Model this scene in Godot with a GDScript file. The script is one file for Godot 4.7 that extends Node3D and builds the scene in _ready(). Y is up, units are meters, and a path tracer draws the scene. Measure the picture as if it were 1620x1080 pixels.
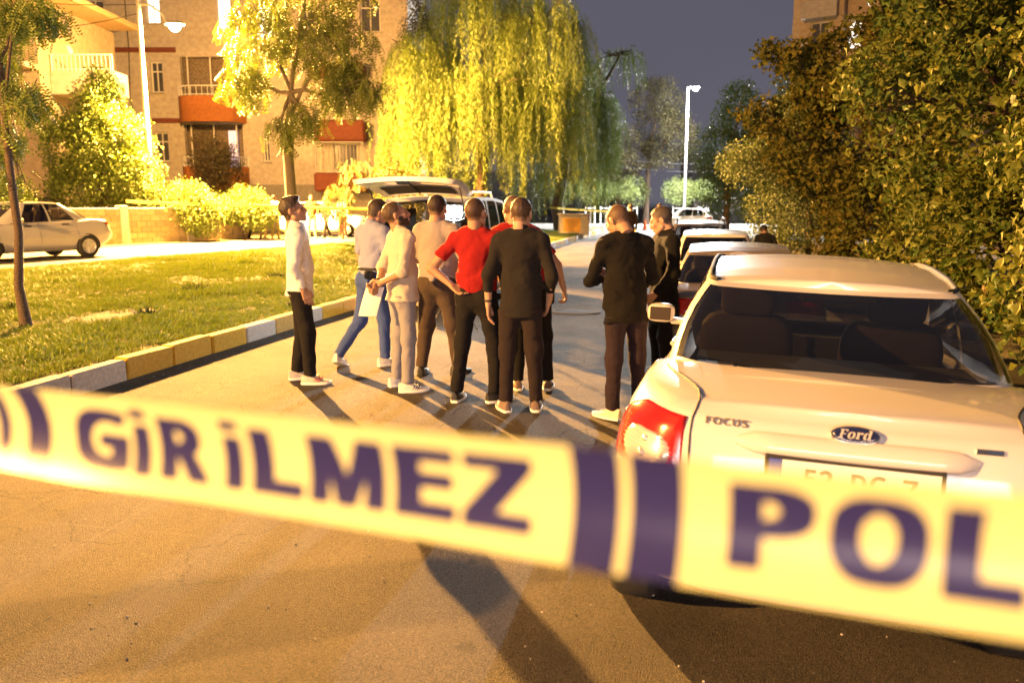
extends Node3D

# ------------------------------------------------------------------ mesh tools
class MB:
	var v := PackedVector3Array()
	var n := PackedVector3Array()
	var uv := PackedVector2Array()
	var c := PackedColorArray()
	var ix := PackedInt32Array()
	var col := Color(1, 1, 1)
	func vert(p: Vector3, nn: Vector3, t := Vector2.ZERO) -> int:
		v.append(p); n.append(nn); uv.append(t); c.append(col)
		return v.size() - 1
	func tri(a: Vector3, b: Vector3, d: Vector3) -> void:
		var nn := (b - a).cross(d - a).normalized()
		var i := vert(a, nn, Vector2(0, 0)); vert(b, nn, Vector2(1, 0)); vert(d, nn, Vector2(1, 1))
		ix.append_array([i, i + 2, i + 1])
	func quad(a: Vector3, b: Vector3, d: Vector3, e: Vector3) -> void:
		var nn := (d - a).cross(e - b).normalized()
		var i := vert(a, nn, Vector2(0, 0)); vert(b, nn, Vector2(1, 0)); vert(d, nn, Vector2(1, 1)); vert(e, nn, Vector2(0, 1))
		ix.append_array([i, i + 2, i + 1, i, i + 3, i + 2])
	func box(ctr: Vector3, s: Vector3, xf := Transform3D.IDENTITY, ch := 0.0) -> void:
		var h := s * 0.5
		ch = minf(ch, minf(h.x, minf(h.y, h.z)) * 0.9)
		if ch <= 0.0:
			var q := []
			for k in 8:
				q.append(xf * (ctr + Vector3(h.x if k & 1 else -h.x, h.y if k & 2 else -h.y, h.z if k & 4 else -h.z)))
			quad(q[4], q[5], q[7], q[6]); quad(q[1], q[0], q[2], q[3]); quad(q[5], q[1], q[3], q[7])
			quad(q[0], q[4], q[6], q[2]); quad(q[6], q[7], q[3], q[2]); quad(q[0], q[1], q[5], q[4])
			return
		var P := func(sx: float, sy: float, sz: float, ax: int) -> Vector3:
			var e := Vector3(h.x - ch, h.y - ch, h.z - ch)
			e[ax] = h[ax]
			return xf * (ctr + Vector3(sx * e.x, sy * e.y, sz * e.z))
		var face := func(a: Vector3, b: Vector3, d: Vector3, e: Vector3) -> void:
			var m := (a + b + d + e) * 0.25 - xf * ctr
			if (d - a).cross(e - b).dot(m) < 0.0: quad(e, d, b, a)
			else: quad(a, b, d, e)
		for s1 in [-1.0, 1.0]:
			face.call(P.call(s1, -1, -1, 0), P.call(s1, 1, -1, 0), P.call(s1, 1, 1, 0), P.call(s1, -1, 1, 0))
			face.call(P.call(-1, s1, -1, 1), P.call(1, s1, -1, 1), P.call(1, s1, 1, 1), P.call(-1, s1, 1, 1))
			face.call(P.call(-1, -1, s1, 2), P.call(1, -1, s1, 2), P.call(1, 1, s1, 2), P.call(-1, 1, s1, 2))
			for s2 in [-1.0, 1.0]:
				face.call(P.call(s1, s2, -1, 0), P.call(s1, s2, 1, 0), P.call(s1, s2, 1, 1), P.call(s1, s2, -1, 1))
				face.call(P.call(s1, -1, s2, 0), P.call(s1, 1, s2, 0), P.call(s1, 1, s2, 2), P.call(s1, -1, s2, 2))
				face.call(P.call(-1, s1, s2, 1), P.call(1, s1, s2, 1), P.call(1, s1, s2, 2), P.call(-1, s1, s2, 2))
				for s3 in [-1.0, 1.0]:
					var a: Vector3 = P.call(s1, s2, s3, 0)
					var b: Vector3 = P.call(s1, s2, s3, 1)
					var d: Vector3 = P.call(s1, s2, s3, 2)
					if (b - a).cross(d - a).dot((a + b + d) / 3.0 - xf * ctr) < 0.0: tri(a, d, b)
					else: tri(a, b, d)
	# soft cushion: a box with rounded sides
	func cushion(ctr: Vector3, s: Vector3, xf := Transform3D.IDENTITY, e := 0.4) -> void:
		var rows := []
		for r in 11:
			var a := PI * (r / 10.0 - 0.5)
			var row := PackedVector3Array()
			for k in 24:
				var b := TAU * k / 24.0
				var q := Vector3(cos(a) * cos(b), sin(a), cos(a) * sin(b))
				row.append(xf * (ctr + Vector3(signf(q.x) * pow(absf(q.x), e), signf(q.y) * pow(absf(q.y), e), signf(q.z) * pow(absf(q.z), e)) * s * 0.5))
			rows.append(row)
		grid(rows, true, true)
	# grid of points, smooth; rows[r][c]
	func grid(rows: Array, close_c := false, flip := false) -> void:
		var R := rows.size()
		var C: int = rows[0].size()
		var b := v.size()
		for r in R:
			for k in C:
				v.append(rows[r][k]); n.append(Vector3.ZERO); uv.append(Vector2(float(k) / maxf(1, C - 1), float(r) / maxf(1, R - 1))); c.append(col)
		var CC := C if close_c else C - 1
		for r in R - 1:
			for k in CC:
				var k2 := (k + 1) % C
				var i0 := b + r * C + k
				var i1 := b + r * C + k2
				var i2 := b + (r + 1) * C + k2
				var i3 := b + (r + 1) * C + k
				var nn := (v[i2] - v[i0]).cross(v[i3] - v[i1])
				if flip:
					nn = -nn
					ix.append_array([i0, i1, i2, i0, i2, i3])
				else:
					ix.append_array([i0, i2, i1, i0, i3, i2])
				for q in [i0, i1, i2, i3]: n[q] += nn
		for q in range(b, v.size()): n[q] = n[q].normalized() if n[q].length_squared() > 0.0 else Vector3.UP
	func tube(pts: Array, rad: Array, sides := 8, caps := true) -> void:
		var rows := []
		var up := Vector3(0.31, 0.2, 0.93)
		for k in pts.size():
			var t: Vector3 = (pts[mini(k + 1, pts.size() - 1)] - pts[maxi(k - 1, 0)])
			t = t.normalized()
			var a := t.cross(up)
			if a.length() < 0.05: a = t.cross(Vector3(0.9, 0.1, 0.1))
			a = a.normalized()
			var b2 := a.cross(t)
			up = -b2 if false else up
			var row := PackedVector3Array()
			var r: float = rad[k] if k < rad.size() else rad[-1]
			for s in sides:
				var an := TAU * s / sides
				row.append(pts[k] + a * cos(an) * r + b2 * sin(an) * r)
			rows.append(row)
		grid(rows, true, true)
		if caps:
			for e in 2:
				var row: PackedVector3Array = rows[0 if e == 0 else -1]
				var m := Vector3.ZERO
				for q in row: m += q
				m /= row.size()
				for s in sides:
					var q1 := row[s]
					var q2 := row[(s + 1) % sides]
					var t2: Vector3 = (pts[0] - pts[1]) if e == 0 else (pts[-1] - pts[-2])
					if (q1 - m).cross(q2 - m).dot(t2) > 0.0: tri(m, q1, q2)
					else: tri(m, q2, q1)
	# profile = array of Vector2(radius, height) turned round axis of xf's y
	func lathe(prof: Array, sides := 16, xf := Transform3D.IDENTITY) -> void:
		var rows := []
		for p in prof:
			var row := PackedVector3Array()
			for s in sides:
				var an := TAU * s / sides
				row.append(xf * Vector3(cos(an) * p.x, p.y, sin(an) * p.x))
			rows.append(row)
		grid(rows, true, true)
	func append(o: MB, xf: Transform3D) -> void:
		var b := v.size()
		var nb := xf.basis.inverse().transposed()
		var mir := xf.basis.determinant() < 0.0
		for k in o.v.size():
			v.append(xf * o.v[k]); n.append((nb * o.n[k]).normalized()); uv.append(o.uv[k]); c.append(o.c[k])
		for k in range(0, o.ix.size(), 3):
			if mir: ix.append_array([b + o.ix[k], b + o.ix[k + 2], b + o.ix[k + 1]])
			else: ix.append_array([b + o.ix[k], b + o.ix[k + 1], b + o.ix[k + 2]])
	func mesh() -> ArrayMesh:
		var a := []
		a.resize(Mesh.ARRAY_MAX)
		a[Mesh.ARRAY_VERTEX] = v; a[Mesh.ARRAY_NORMAL] = n; a[Mesh.ARRAY_TEX_UV] = uv; a[Mesh.ARRAY_COLOR] = c; a[Mesh.ARRAY_INDEX] = ix
		var m := ArrayMesh.new()
		m.add_surface_from_arrays(Mesh.PRIMITIVE_TRIANGLES, a)
		return m

# surface nets over a sum of soft bones
class SN:
	var o: Vector3
	var h: float
	var k: float
	var nx: int
	var ny: int
	var nz: int
	var f := PackedFloat32Array()
	func _init(lo: Vector3, hi: Vector3, cell: float, kk: float) -> void:
		o = lo; h = cell; k = kk
		nx = int((hi.x - lo.x) / h) + 2; ny = int((hi.y - lo.y) / h) + 2; nz = int((hi.z - lo.z) / h) + 2
		f.resize(nx * ny * nz); f.fill(0.0)
	func bone(a: Vector3, b: Vector3, ra: float, rb: float, ex := 1.0, ax := Vector3.RIGHT, fa := false, fb := false) -> void:
		var m := maxf(ra, rb) * maxf(ex, 1.0) + 3.5 / k
		var x0 := clampi(int((minf(a.x, b.x) - m - o.x) / h), 0, nx - 1); var x1 := clampi(int((maxf(a.x, b.x) + m - o.x) / h) + 1, 0, nx - 1)
		var y0 := clampi(int((minf(a.y, b.y) - m - o.y) / h), 0, ny - 1); var y1 := clampi(int((maxf(a.y, b.y) + m - o.y) / h) + 1, 0, ny - 1)
		var z0 := clampi(int((minf(a.z, b.z) - m - o.z) / h), 0, nz - 1); var z1 := clampi(int((maxf(a.z, b.z) + m - o.z) / h) + 1, 0, nz - 1)
		var ab := b - a
		var inv := 1.0 / maxf(ab.length_squared(), 1e-9)
		var L := ab.length()
		var sq := 1.0 - 1.0 / ex
		var far := 3.5 / k
		for z in range(z0, z1 + 1):
			for y in range(y0, y1 + 1):
				var q0 := Vector3(o.x + x0 * h, o.y + y * h, o.z + z * h) - a
				var at := (z * ny + y) * nx + x0
				for x in range(x0, x1 + 1):
					var t := q0.dot(ab) * inv
					var tc := clampf(t, 0.0, 1.0)
					var q := q0 - ab * tc
					var over := -1.0
					if fa and t < 0.0:
						q = q0 - ab * t; over = -t * L
					elif fb and t > 1.0:
						q = q0 - ab * t; over = (t - 1.0) * L
					if sq != 0.0: q -= ax * (q.dot(ax) * sq)
					var d := maxf(q.length() - lerpf(ra, rb, tc), over)
					if d < far: f[at] += exp(-k * d)
					at += 1
					q0.x += h
	func ball(ctr: Vector3, r: Vector3, bas := Basis.IDENTITY) -> void:
		var m := maxf(r.x, maxf(r.y, r.z)) + 3.5 / k
		var x0 := clampi(int((ctr.x - m - o.x) / h), 0, nx - 1); var x1 := clampi(int((ctr.x + m - o.x) / h) + 1, 0, nx - 1)
		var y0 := clampi(int((ctr.y - m - o.y) / h), 0, ny - 1); var y1 := clampi(int((ctr.y + m - o.y) / h) + 1, 0, ny - 1)
		var z0 := clampi(int((ctr.z - m - o.z) / h), 0, nz - 1); var z1 := clampi(int((ctr.z + m - o.z) / h) + 1, 0, nz - 1)
		var bi := bas.inverse()
		var far := 3.5 / k
		for z in range(z0, z1 + 1):
			for y in range(y0, y1 + 1):
				for x in range(x0, x1 + 1):
					var q := bi * (Vector3(o.x + x * h, o.y + y * h, o.z + z * h) - ctr)
					var s := q / r
					var k0 := s.length()
					var k1 := (s / r).length()
					var d := k0 * (k0 - 1.0) / maxf(k1, 1e-6)
					if d < far: f[(z * ny + y) * nx + x] += exp(-k * d)
	# cut(p) > 0 is taken away; nz adds folds
	func into(mb: MB, cut = null, folds: FastNoiseLite = null, amp := 0.0) -> void:
		var N := f.size()
		var ins := PackedByteArray()
		ins.resize(N)
		var at := 0
		for z in nz:
			for y in ny:
				for x in nx:
					var s := f[at]
					var d := 1.0
					if s > 0.02:
						d = -log(s) / k
						var p := Vector3(o.x + x * h, o.y + y * h, o.z + z * h)
						if folds: d += folds.get_noise_3d(p.x, p.y, p.z) * amp
						if cut != null: d = cut.call(p, d)
					f[at] = minf(d, 3.0 * h)
					if d < 0.0: ins[at] = 1
					at += 1
		var id := PackedInt32Array()
		id.resize(N); id.fill(-1)
		var sy := nx
		var sz := nx * ny
		var offs := [0, 1, sy, sy + 1, sz, sz + 1, sz + sy, sz + sy + 1]
		var ed := [[0, 1], [2, 3], [4, 5], [6, 7], [0, 2], [1, 3], [4, 6], [5, 7], [0, 4], [1, 5], [2, 6], [3, 7]]
		var base := mb.v.size()
		for z in nz - 1:
			for y in ny - 1:
				var i := (z * ny + y) * nx
				for x in nx - 1:
					var c := ins[i] + ins[i + 1] + ins[i + sy] + ins[i + sy + 1] + ins[i + sz] + ins[i + sz + 1] + ins[i + sz + sy] + ins[i + sz + sy + 1]
					if c != 0 and c != 8:
						var acc := Vector3.ZERO
						var cnt := 0
						for e in ed:
							var ia: int = i + offs[e[0]]
							var ib: int = i + offs[e[1]]
							if ins[ia] != ins[ib]:
								var t := f[ia] / (f[ia] - f[ib])
								var pa := Vector3(e[0] & 1, (e[0] >> 1) & 1, e[0] >> 2)
								var pb := Vector3(e[1] & 1, (e[1] >> 1) & 1, e[1] >> 2)
								acc += pa.lerp(pb, t); cnt += 1
						acc /= cnt
						id[i] = mb.v.size()
						mb.v.append(o + (Vector3(x, y, z) + acc) * h); mb.n.append(Vector3.ZERO); mb.uv.append(Vector2.ZERO); mb.c.append(mb.col)
					i += 1
		var st := [1, sy, sz]
		for z in range(1, nz - 1):
			for y in range(1, ny - 1):
				for x in range(1, nx - 1):
					var i := (z * ny + y) * nx + x
					if id[i] < 0 and id[i - 1] < 0: continue
					for a in 3:
						var j: int = i + st[a]
						if ins[i] == ins[j]: continue
						var u: int = st[(a + 1) % 3]
						var w: int = st[(a + 2) % 3]
						var q0 := id[i]; var q1 := id[i - u]; var q2 := id[i - u - w]; var q3 := id[i - w]
						if q0 < 0 or q1 < 0 or q2 < 0 or q3 < 0: continue
						if ins[i] == 0:
							var tmp := q1
							q1 = q3; q3 = tmp
						var nn := (mb.v[q2] - mb.v[q0]).cross(mb.v[q3] - mb.v[q1])
						mb.ix.append_array([q0, q2, q1, q0, q3, q2])
						mb.n[q0] += nn; mb.n[q1] += nn; mb.n[q2] += nn; mb.n[q3] += nn
		for q in range(base, mb.v.size()): mb.n[q] = mb.n[q].normalized() if mb.n[q].length_squared() > 0.0 else Vector3.UP

# ------------------------------------------------------------------ scene helpers
var rng := RandomNumberGenerator.new()
var taken := {}
var T := {}
var MT := {}

func numbered(called: String) -> String:
	taken[called] = taken.get(called, -1) + 1
	return called if taken[called] == 0 else "%s_%03d" % [called, taken[called]]

func tag(o: Node, label: String, category: String, group := "") -> Node:
	o.set_meta("label", label); o.set_meta("category", category)
	if group != "": o.set_meta("group", group)
	return o

func thing(called: String, label: String, category: String, at := Vector3.ZERO, yaw := 0.0, group := "") -> Node3D:
	var o := Node3D.new()
	o.name = numbered(called); add_child(o, true)
	o.position = at; o.rotation.y = deg_to_rad(yaw)
	tag(o, label, category, group)
	return o

func part(parent: Node, called: String, m, material: Material) -> MeshInstance3D:
	var o := MeshInstance3D.new()
	o.name = called
	o.mesh = m.mesh() if m is MB else m
	o.material_override = material
	parent.add_child(o, true)
	return o

func single(called: String, m, material: Material, label: String, category: String, at := Vector3.ZERO, group := "") -> MeshInstance3D:
	var o := part(self, numbered(called), m, material)
	o.position = at
	tag(o, label, category, group)
	return o

func struct(called: String, m, material: Material, parent: Node = self) -> MeshInstance3D:
	var o := part(parent, numbered(called) if parent == self else called, m, material)
	if parent == self: o.set_meta("kind", "structure")
	return o

func lin(r: float, g: float, b: float, a := 1.0) -> Color:
	var c := Color(r, g, b).linear_to_srgb()
	c.a = a
	return c

func ntex(freq: float, lo: Color, hi: Color, size := 512, octaves := 4, kind := FastNoiseLite.TYPE_SIMPLEX_SMOOTH, sd := 1, mid = null) -> NoiseTexture2D:
	var fn := FastNoiseLite.new()
	fn.noise_type = kind; fn.frequency = freq; fn.fractal_octaves = octaves; fn.seed = sd
	var t := NoiseTexture2D.new()
	t.width = size; t.height = size; t.seamless = true; t.noise = fn
	var g := Gradient.new()
	g.offsets = PackedFloat32Array([0.0, 1.0]); g.colors = PackedColorArray([lo, hi])
	if mid != null: g.add_point(0.5, mid)
	t.color_ramp = g
	return t

func M(r: float, g: float, b: float, rough := 0.8, metal := 0.0) -> StandardMaterial3D:
	var m := StandardMaterial3D.new()
	m.albedo_color = lin(r, g, b); m.roughness = rough; m.metallic = metal
	return m

func tri_tex(m: StandardMaterial3D, t: Texture2D, per_metre: float, bump: Texture2D = null, depth := 0.0) -> StandardMaterial3D:
	m.albedo_texture = t
	m.uv1_triplanar = true; m.uv1_world_triplanar = true
	m.uv1_scale = Vector3.ONE * per_metre
	if bump:
		m.heightmap_enabled = true; m.heightmap_texture = bump; m.heightmap_scale = depth
	return m

func paint(r: float, g: float, b: float) -> StandardMaterial3D:
	var m := M(r, g, b, 0.38)
	m.clearcoat_enabled = true; m.clearcoat = 1.0; m.clearcoat_roughness = 0.06
	return m

func cloth(r: float, g: float, b: float) -> StandardMaterial3D:
	var m := M(r, g, b, 0.92)
	m.rim_enabled = true; m.rim = 0.25; m.rim_tint = 0.6
	m.metallic_specular = 0.25
	m.albedo_texture = T.weave
	m.uv1_triplanar = true; m.uv1_scale = Vector3.ONE * 3.0
	return m

func glow(r: float, g: float, b: float, e: float) -> StandardMaterial3D:
	var m := M(0.8, 0.8, 0.8, 0.5)
	m.emission_enabled = true; m.emission = lin(r, g, b); m.emission_energy_multiplier = e
	return m

func leafy(tint: Color, back := 0.5) -> StandardMaterial3D:
	var m := StandardMaterial3D.new()
	m.albedo_color = tint; m.vertex_color_use_as_albedo = true; m.roughness = 0.55
	m.backlight_enabled = true; m.backlight = Color(back, back, back * 0.6)
	m.cull_mode = BaseMaterial3D.CULL_DISABLED
	return m

func multi(parent: Node, called: String, m: Mesh, material: Material, xfs: Array, cols: Array) -> MultiMeshInstance3D:
	var mm := MultiMesh.new()
	mm.transform_format = MultiMesh.TRANSFORM_3D
	mm.use_colors = true
	mm.mesh = m
	mm.instance_count = xfs.size()
	for k in xfs.size():
		mm.set_instance_transform(k, xfs[k])
		mm.set_instance_color(k, cols[k])
	var o := MultiMeshInstance3D.new()
	o.name = called; o.multimesh = mm; o.material_override = material
	parent.add_child(o, true)
	o.set_meta("kind", "stuff")
	return o

func rv() -> Vector3:
	while true:
		var p := Vector3(rng.randf_range(-1, 1), rng.randf_range(-1, 1), rng.randf_range(-1, 1))
		if p.length() <= 1.0 and p.length() > 0.01: return p
	return Vector3.UP

func text_mesh(s: String, size: float, depth: float, bold := true, serif := false, pixel := 0.0) -> TextMesh:
	var fo := SystemFont.new()
	fo.font_names = PackedStringArray(["Droid Serif" if serif else "Droid Sans"])
	fo.font_weight = 700 if bold else 400
	var t := TextMesh.new()
	t.font = fo; t.text = s; t.font_size = 64
	t.pixel_size = size / 64.0
	t.depth = depth
	t.curve_step = 2.0
	return t

const LAMP1 := Vector3(-18.33, 8.05, -27.8)
const LAMP2 := Vector3(-20.4, 7.75, 7.2)
const LAMP3 := Vector3(0.2, 10.1, -63.4)
const TAPE_U := (0.02 - 1.6) / 0.90
const SHOP := 170.0

func _ready() -> void:
	rng.seed = 7
	# ---- camera
	var cam := Camera3D.new()
	cam.name = "camera"
	cam.position = Vector3(0, 1.7, 0)
	cam.rotation_degrees = Vector3(-9.39, 12.0, 0)
	cam.fov = 45.12; cam.near = 0.02; cam.far = 900.0
	var att := CameraAttributesPhysical.new()
	att.frustum_focal_length = 28.883
	att.exposure_aperture = 2.4
	att.frustum_focus_distance = 5.6
	cam.attributes = att
	add_child(cam); cam.current = true
	# ---- night sky
	var env := Environment.new()
	env.background_mode = Environment.BG_SKY
	var sky := Sky.new()
	var sm := ProceduralSkyMaterial.new()
	sm.sky_top_color = lin(0.074, 0.072, 0.102); sm.sky_horizon_color = lin(0.108, 0.103, 0.130)
	sm.sky_curve = 0.2
	sm.ground_bottom_color = lin(0.03, 0.025, 0.02); sm.ground_horizon_color = lin(0.06, 0.05, 0.045)
	var cloud := ntex(0.006, Color(0, 0, 0), Color(0.30, 0.29, 0.32), 512, 4, FastNoiseLite.TYPE_SIMPLEX_SMOOTH, 5)
	sm.sky_cover = cloud; sm.sky_cover_modulate = Color(1, 1, 1, 0.35)
	sky.sky_material = sm
	env.sky = sky
	env.tonemap_mode = Environment.TONE_MAPPER_LINEAR
	env.tonemap_exposure = 1.0
	env.sdfgi_enabled = true; env.ssao_enabled = true; env.ssil_enabled = true
	var we := WorldEnvironment.new()
	we.name = "environment"; we.environment = env
	add_child(we)
	# ---- shared textures
	T.weave = ntex(0.09, Color(0.86, 0.86, 0.86), Color(1, 1, 1), 256, 3)
	T.speck = ntex(0.16, Color(0.10, 0.10, 0.10), Color(1, 1, 1), 1024, 3, FastNoiseLite.TYPE_VALUE, 3, Color(0.66, 0.66, 0.66))
	T.blot = ntex(0.012, Color(0.72, 0.72, 0.72), Color(1, 1, 1), 512, 5)
	T.grain = ntex(0.11, Color(0, 0, 0), Color(1, 1, 1), 1024, 3, FastNoiseLite.TYPE_CELLULAR, 4)
	T.plaster = ntex(0.02, Color(0.82, 0.81, 0.79), Color(1, 1, 1), 512, 5, FastNoiseLite.TYPE_SIMPLEX_SMOOTH, 9)
	T.bark = ntex(0.05, Color(0.45, 0.42, 0.40), Color(1, 1, 1), 256, 4, FastNoiseLite.TYPE_SIMPLEX, 6)
	T.wear = road_wear()
	make_materials()
	build_lamps()
	print("t lamps ", Time.get_ticks_msec())
	build_ground()
	print("t ground ", Time.get_ticks_msec())
	build_buildings()
	print("t buildings ", Time.get_ticks_msec())
	build_trees()
	print("t trees ", Time.get_ticks_msec())
	build_cars()
	print("t cars ", Time.get_ticks_msec())
	build_people()
	print("t people ", Time.get_ticks_msec())
	build_small()
	print("t small ", Time.get_ticks_msec())

# stains, patches and cracks of the old asphalt, one tile of about 8.7 m
func road_wear() -> ImageTexture:
	var img := Image.create(1024, 1024, false, Image.FORMAT_RGBA8)
	var fn := FastNoiseLite.new()
	fn.frequency = 0.006; fn.fractal_octaves = 5; fn.seed = 8
	for y in 1024:
		for x in 1024:
			# blend the borders so that the tile repeats
			var a := fn.get_noise_2d(x, y)
			var fx := smoothstep(824.0, 1024.0, x)
			var fy := smoothstep(824.0, 1024.0, y)
			a = lerpf(lerpf(a, fn.get_noise_2d(x - 1024, y), fx), lerpf(fn.get_noise_2d(x, y - 1024), fn.get_noise_2d(x - 1024, y - 1024), fx), fy)
			var v := clampf(0.90 + a * 0.32, 0.55, 1.0)
			img.set_pixel(x, y, Color(v, v * 0.99, v * 0.975))
	var r := RandomNumberGenerator.new()
	r.seed = 21
	for k in 26:
		var p := Vector2(r.randf() * 1024, r.randf() * 1024)
		var d := r.randf() * TAU
		for i in r.randi_range(60, 260):
			d += r.randf_range(-0.5, 0.5)
			p += Vector2(cos(d), sin(d)) * 2.0
			img.fill_rect(Rect2i(posmod(int(p.x), 1022), posmod(int(p.y), 1022), 1 + r.randi() % 2, 1 + r.randi() % 2), Color(0.30, 0.29, 0.28))
	for k in 40:
		var c := Vector2(r.randf_range(30, 990), r.randf_range(30, 990))
		var rad := r.randf_range(3, 14)
		for y in range(int(c.y - rad), int(c.y + rad)):
			for x in range(int(c.x - rad), int(c.x + rad)):
				var q := Vector2(x, y).distance_to(c) / rad + fn.get_noise_2d(x * 9.0, y * 9.0) * 0.8
				if q < 0.8:
					var o := img.get_pixel(x, y)
					img.set_pixel(x, y, o * 0.72)
	for y in 1024:
		for x in 1024:
			var o := img.get_pixel(x, y)
			o.a = 1.0
			img.set_pixel(x, y, o)
	return ImageTexture.create_from_image(img)

func make_materials() -> void:
	var asp := tri_tex(M(0.27, 0.235, 0.195, 0.86), T.speck, 1.5, T.grain, 3.0)
	asp.metallic_specular = 0.5
	asp.detail_enabled = true; asp.detail_blend_mode = BaseMaterial3D.BLEND_MODE_MUL
	asp.detail_albedo = T.wear; asp.detail_uv_layer = BaseMaterial3D.DETAIL_UV_2
	asp.uv2_triplanar = true; asp.uv2_world_triplanar = true; asp.uv2_scale = Vector3.ONE * 0.115
	MT.asphalt = asp
	MT.concrete = tri_tex(M(0.42, 0.40, 0.37, 0.9), T.plaster, 0.8, T.grain, 0.15)
	MT.kerb_white = tri_tex(M(0.52, 0.48, 0.46, 0.85), T.plaster, 1.7, T.grain, 0.2)
	MT.kerb_yellow = tri_tex(M(0.60, 0.36, 0.03, 0.8), T.plaster, 1.7, T.grain, 0.2)
	MT.kerb_worn = tri_tex(M(0.52, 0.33, 0.10, 0.85), T.plaster, 1.3, T.grain, 0.2)
	MT.soil = tri_tex(M(0.10, 0.085, 0.03, 0.95), T.blot, 0.6, T.grain, 1.0)
	MT.steel = M(0.42, 0.42, 0.40, 0.45, 0.6)
	MT.dark = M(0.02, 0.02, 0.021, 0.6)
	MT.rubber = M(0.018, 0.018, 0.018, 0.75)
	MT.white = M(0.75, 0.75, 0.73, 0.5)
	MT.bark = tri_tex(M(0.15, 0.105, 0.075, 0.95), T.bark, 2.5, T.bark, 1.2)
	MT.bark_grey = tri_tex(M(0.20, 0.17, 0.14, 0.95), T.bark, 2.5, T.bark, 1.2)

# ------------------------------------------------------------------ street lamps
func spot(at: Vector3, toward: Vector3, col: Color, e: float, ang: float, size: float, called: String, parent: Node = self) -> void:
	var l := SpotLight3D.new()
	l.name = called
	parent.add_child(l, true)
	l.global_position = at
	l.look_at(at + toward, Vector3(0.1, 0.0, 1.0).normalized())
	l.light_color = col; l.light_energy = e; l.spot_angle = ang; l.spot_angle_attenuation = 0.45; l.spot_range = 150.0; l.spot_attenuation = 2.0
	l.light_size = size; l.shadow_enabled = true

func omni(at: Vector3, col: Color, e: float, size: float, called: String, parent: Node = self) -> void:
	var l := OmniLight3D.new()
	l.name = called
	parent.add_child(l, true)
	l.global_position = at
	l.light_color = col; l.light_energy = e; l.omni_range = 150.0; l.omni_attenuation = 2.0
	l.light_size = size; l.shadow_enabled = true

func street_lamp(label: String, head: Vector3, foot: Vector3, mast: float, glass: Material, pole_mat: Material) -> Node3D:
	var t := thing("street_lamp", label, "street lamp", foot, 0.0)
	var hd := head - foot
	var m := MB.new()
	m.tube([Vector3.ZERO, Vector3(0, 0.9, 0), Vector3(0, 0.95, 0), Vector3(0, mast, 0)], [0.16, 0.15, 0.12, 0.075], 14)
	part(t, "pole", m, pole_mat)
	m = MB.new()
	m.lathe([Vector2(0.0, 0.06), Vector2(0.22, 0.06), Vector2(0.24, 0.03), Vector2(0.24, 0.0)], 16)
	part(t, "base_plate", m, pole_mat)
	var flat := Vector3(hd.x, 0, hd.z)
	var dir := flat.normalized()
	m = MB.new()
	var top := Vector3(0, mast - 0.25, 0)
	m.tube([top, top.lerp(hd, 0.3) + Vector3(0, 0.22, 0), top.lerp(hd, 0.65) + Vector3(0, 0.2, 0), hd - dir * 0.25 + Vector3(0, 0.1, 0)], [0.045, 0.04, 0.035, 0.032], 10)
	part(t, "arm", m, pole_mat)
	# luminaire: a shell open below, with a bowl
	var bas := Basis(Vector3.UP.cross(dir).normalized(), Vector3.UP, dir)
	var xf := Transform3D(bas, hd + Vector3(0, 0.06, 0))
	m = MB.new()
	var rows := []
	for k in 9:
		var a := float(k) / 8.0
		var row := PackedVector3Array()
		var w := 0.22 * sqrt(maxf(0.02, 1.0 - pow(absf(a * 2.0 - 1.0), 3.0)))
		for s in 9:
			var th := PI * s / 8.0
			row.append(xf * Vector3(cos(th) * w, sin(th) * w * 0.65, (a - 0.5) * 0.7))
		rows.append(row)
	m.grid(rows)
	part(t, "lamp_housing", m, pole_mat)
	m = MB.new()
	m.lathe([Vector2(0.0, -0.22), Vector2(0.09, -0.20), Vector2(0.16, -0.12), Vector2(0.185, -0.005), Vector2(0.0, -0.004)], 16, Transform3D(bas.scaled(Vector3(1, 1, 1.35)), hd + Vector3(0, 0.05, 0)))
	part(t, "lamp_bowl", m, glass)
	return t

func build_lamps() -> void:
	var sodium := lin(1.0, 0.47, 0.105)
	var white := lin(1.0, 0.98, 0.95)
	var gs := glow(1.0, 0.66, 0.25, 900.0)
	var gw := glow(1.0, 1.0, 0.95, 900.0)
	var conc := tri_tex(M(0.55, 0.52, 0.46, 0.85), T.plaster, 1.0)
	street_lamp("tall street lamp with glowing orange head beside the bushes behind the block wall", LAMP1, Vector3(-19.55, 0.36, -27.54), 8.7, gs, conc)
	spot(LAMP1 + Vector3(0, -0.03, 0), Vector3(0.62, -0.66, 0.42), sodium, 7000.0, 89.0, 0.12, "sodium_light")
	omni(LAMP1 + Vector3(0, -0.03, 0), sodium, 290.0, 0.12, "sodium_glow")
	# the next lamp of the same row, behind and left of the camera: its light crosses the road from there
	street_lamp("street lamp with glowing orange head further down the side street", LAMP2, Vector3(-21.5, 0.36, 7.4), 8.4, gs, conc)
	spot(LAMP2 + Vector3(0, -0.03, 0), Vector3(0.6, -0.6, -0.35), sodium, 2500.0, 80.0, 0.12, "sodium_light")
	street_lamp("tall thin street lamp with a white head beyond the road junction", LAMP3, Vector3(-0.35, 0.1, -64.6), 10.3, gw, MT.steel)
	spot(LAMP3 + Vector3(0, -0.03, 0), Vector3(0.0, -0.85, 0.35), white, 2300.0, 88.0, 0.12, "white_light")
	omni(LAMP3 + Vector3(0, -0.03, 0), white, 320.0, 0.12, "white_glow")

# ------------------------------------------------------------------ ground
func edge_x(z: float) -> float:
	return minf(-13.2 - 0.2 * (z + 20.0), -7.0)

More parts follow.
